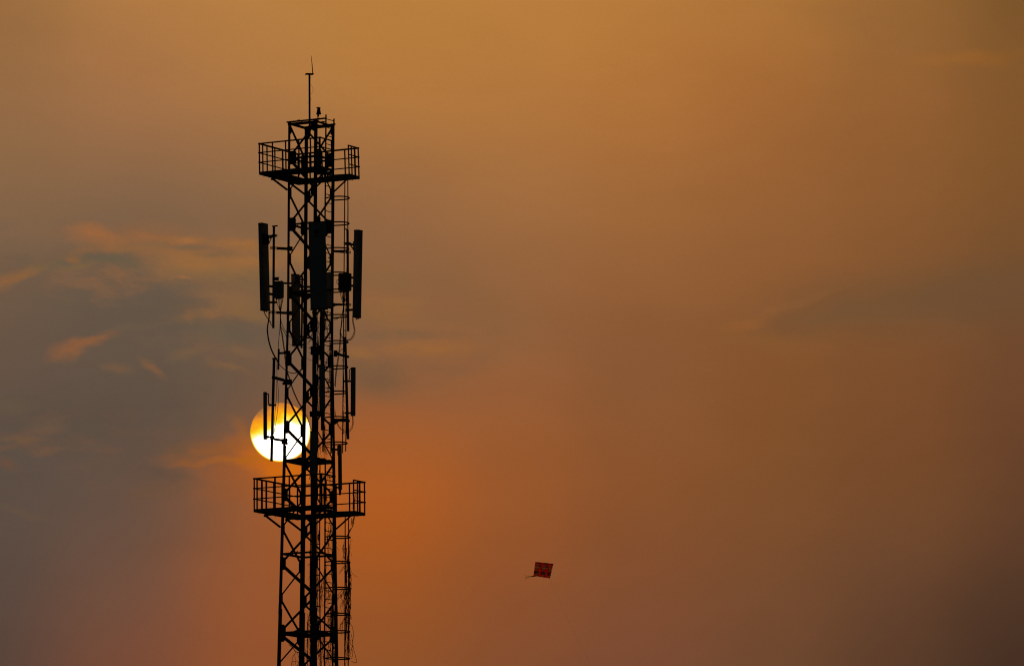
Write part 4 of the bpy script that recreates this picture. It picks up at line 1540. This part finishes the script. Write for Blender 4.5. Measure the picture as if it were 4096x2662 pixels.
for run in ([('J', 2065, 660), ('J', 2090, 700), ('J', 2115, 740), ('J', 2120, 800), ('J', 2138, 870), ('J', 2130, 960), ('J', 2115, 1050), ('J', 2125, 1120), ('J', 2140, 1200), ('J', 2165, 1290), ('J', 2175, 1350), ('J', 2200, 1430), ('J', 2195, 1470), ('J', 2160, 1472), ('J', 2090, 1445)],
            [('J', 2080, 880), ('J', 2100, 950), ('J', 2110, 1040), ('J', 2120, 1100), ('J', 2095, 1180), ('J', 2120, 1240), ('J', 2115, 1310), ('J', 2095, 1400)],
            [('J', 2055, 240), ('J', 2078, 290), ('J', 2080, 350), ('J', 2060, 410), ('J', 2050, 470)],
            [('J', 2120, 1130), ('J', 2095, 1190), ('J', 2075, 1225)]):
    m.tube(spline([q(a, x + random.uniform(-2, 2), y, -.5) for a, x, y in run], 4), 0.0075, 5)
tag(m.build('dead_vine', BARK), 'long drooping vine runner looping outside the lower ladder cage near the bottom edge', 'vine', VG)
m = MB()
for run, r in (([('I', 2065, 745), ('I', 2080, 820), ('I', 2108, 880), ('I', 2150, 910), ('I', 2180, 945), ('I', 2210, 957), ('I', 2230, 948)], .0055),
               ([('I', 2105, 885), ('I', 2090, 930), ('I', 2062, 985)], .005), ([('I', 2078, 200), ('I', 2075, 270), ('I', 2080, 320), ('I', 2070, 380)], .005),
               ([('I', 2060, 200), ('I', 2090, 202), ('I', 2118, 200)], .004)):
    m.tube(spline([q(a, x, y, -.5) for a, x, y in run], 4), r, 5)
tag(m.build('dead_vine', BARK), 'single dry vine twig sticking out to the right of the lower ladder cage', 'vine', VG)
m = MB()
for run, r in (([('J', 945, 1240), ('J', 935, 1275), ('J', 895, 1330), ('J', 870, 1400), ('J', 868, 1450), ('J', 855, 1500), ('J', 862, 1600)], .008),
               ([('J', 920, 1290), ('J', 925, 1350), ('J', 945, 1420), ('J', 955, 1445)], .006), ([('J', 970, 1262), ('J', 990, 1320), ('J', 1010, 1380), ('J', 1030, 1430)], .006),
               ([('J', 868, 1440), ('J', 910, 1450), ('J', 955, 1440), ('J', 1000, 1465), ('J', 985, 1510), ('J', 990, 1600)], .008),
               ([('J', 940, 1450), ('J', 940, 1500), ('J', 970, 1560)], .007), ([('J', 1030, 1470), ('J', 1000, 1520), ('J', 975, 1600)], .006),
               ([('J', 880, 1460), ('J', 892, 1520), ('J', 880, 1600)], .006), ([('J', 800, 1100), ('J', 860, 1145), ('J', 900, 1185), ('J', 935, 1240), ('J', 1000, 1270), ('J', 1040, 1300)], .013)):
    m.tube(spline([q(a, x, y, -.1) for a, x, y in run], 4), r, 5)
tag(m.build('dead_vine', BARK), 'dead vine dangling from a brace in the left face at the bottom edge', 'vine', VG)

# ------------------------------------------------------------------ the kite
KD = 150.0


def kp(zx, zy, d=0.0):
    v = ray(2090 + zx / 17.0, 2235 + zy / 17.0)
    return CAM + v * ((KD + d) / v.y)


TL, TR, BR, BL = kp(865, 180, .06), kp(2100, 310, .02), kp(1868, 1295, -.04), kp(740, 1130, .0)
kn = (TR - TL).cross(BL - TL).normalized()
if kn.y > 0:
    kn = -kn


def K(s, t, lift=0.0):
    p = TL.lerp(TR, s).lerp(BL.lerp(BR, s), t)
    bow = math.sin(PI * s) * math.sin(PI * t) * -0.012
    return p + kn * (lift + bow)


kite = empty('kite', (TL + BR) / 2, 'small red square kite with printed patches and a ragged tail, flying right of the tower', 'kite')
RED = cloth('kite_red', (0.85, 0.020, 0.010), 0.85)
pat_cols = {'dark': (0.02, 0.012, 0.012), 'grey': (0.30, 0.21, 0.17), 'blue': (0.08, 0.09, 0.16), 'strip': (0.60, 0.42, 0.34),
            'olive': (0.30, 0.20, 0.06), 'maroon': (0.16, 0.012, 0.008), 'teal': (0.02, 0.16, 0.20), 'orange': (0.8, 0.16, 0.02)}
mats = [RED] + [cloth('kite_' + k, v, 0.55) for k, v in pat_cols.items()]
mi = {k: i + 1 for i, k in enumerate(pat_cols)}
m = MB()
NS, NT = 66, 52


def print_at(x, y):
    kind = 0
    for s0 in (0.02, 0.41, 0.80):
        a = x - s0
        for nm, a0, a1, t0, t1 in (
                ('dark', .08, .33, 0, .075), ('blue', .13, .33, .05, .09), ('orange', .12, .30, .115, .135),
                ('grey', .03, .23, .18, .31), ('blue', .235, .33, .18, .32), ('strip', .01, .31, .345, .40),
                ('maroon', .31, .39, .34, .44), ('olive', .01, .17, .42, .53), ('strip', .03, .13, .53, .555),
                ('maroon', .20, .27, .42, .50), ('maroon', 0, .24, .60, .83), ('olive', .10, .13, .70, .82),
                ('orange', .05, .27, .855, .88), ('grey', .04, .20, .90, .975), ('dark', .21, .29, .90, .97)):
            if a0 <= a < a1 and t0 <= y < t1:
                kind = mi[nm]
        if ((a - .205) / .068) ** 2 + ((y - .72) / .088) ** 2 < 1:
            kind = mi['teal']
    return kind


def Kp(i, j):
    x, y = i / NS, j / NT
    ex = 0.006 * math.sin(y * 25) if i in (0, NS) else 0
    ey = 0.010 * math.sin(x * 21) if j == NT else 0
    return K(x + ex, y + ey, 0.004 * math.sin(x * 17 + y * 9))


m.add([Kp(i, j) for i in range(NS + 1) for j in range(NT + 1)], [])
for i in range(NS):
    for j in range(NT):
        m.f.append([i * (NT + 1) + j, (i + 1) * (NT + 1) + j, (i + 1) * (NT + 1) + j + 1, i * (NT + 1) + j + 1])
        m.m.append(print_at((i + .5) / NS, (j + .5) / NT))
m.build('sail', mats, kite, smooth=True)
m = MB()
m.mi = 0
for run, r in (([(1000, 1160), (850, 1130), (700, 1130), (560, 1150), (420, 1140), (330, 1190), (250, 1200), (160, 1250)], .0035),
               ([(900, 1170), (700, 1170), (620, 1190), (480, 1200), (330, 1190), (290, 1240), (235, 1340), (190, 1390)], .003),
               ([(860, 1150), (640, 1160), (500, 1200), (400, 1260), (290, 1310)], .0022), ([(560, 1150), (380, 1140), (230, 1110), (180, 1080), (110, 1080)], .002),
               ([(840, 1110), (700, 1140), (640, 1170)], .0065), ([(820, 1150), (720, 1180), (650, 1180)], .006)):
    m.tube(spline([kp(x, y, -.02) for x, y in run], 4), r, 5)
m.build('tail', cloth('kite_tail', (0.05, 0.006, 0.01), 0.4), kite)
m = MB()
m.bar(TL + kn * -.004, TR + kn * -.004, 0.005, 0.005, kn)
m.build('spar', DARK, kite)
line_d = 0.0
m = MB()
pts = []
for px, py, y in ((2200, 2310, KD - .04), (2211, 2340, KD - .6), (2238, 2400, KD - 1.5), (2268, 2465, KD - 3), (2305, 2545, KD - 5), (2340, 2610, KD - 7), (2366, 2662, KD - 9), (2430, 2790, KD - 14)):
    v = ray(px, py)
    pts.append(CAM + v * (y / v.y))
pts.append(Vector((6.0, 118.0, 6.0)))
pts.append(Vector((7.5, 105.0, 1.4)))
m.tube(spline(pts, 3), 0.0007, 4)
m.build('string', cloth('kite_string', (0.30, 0.22, 0.16), 0.3), kite)
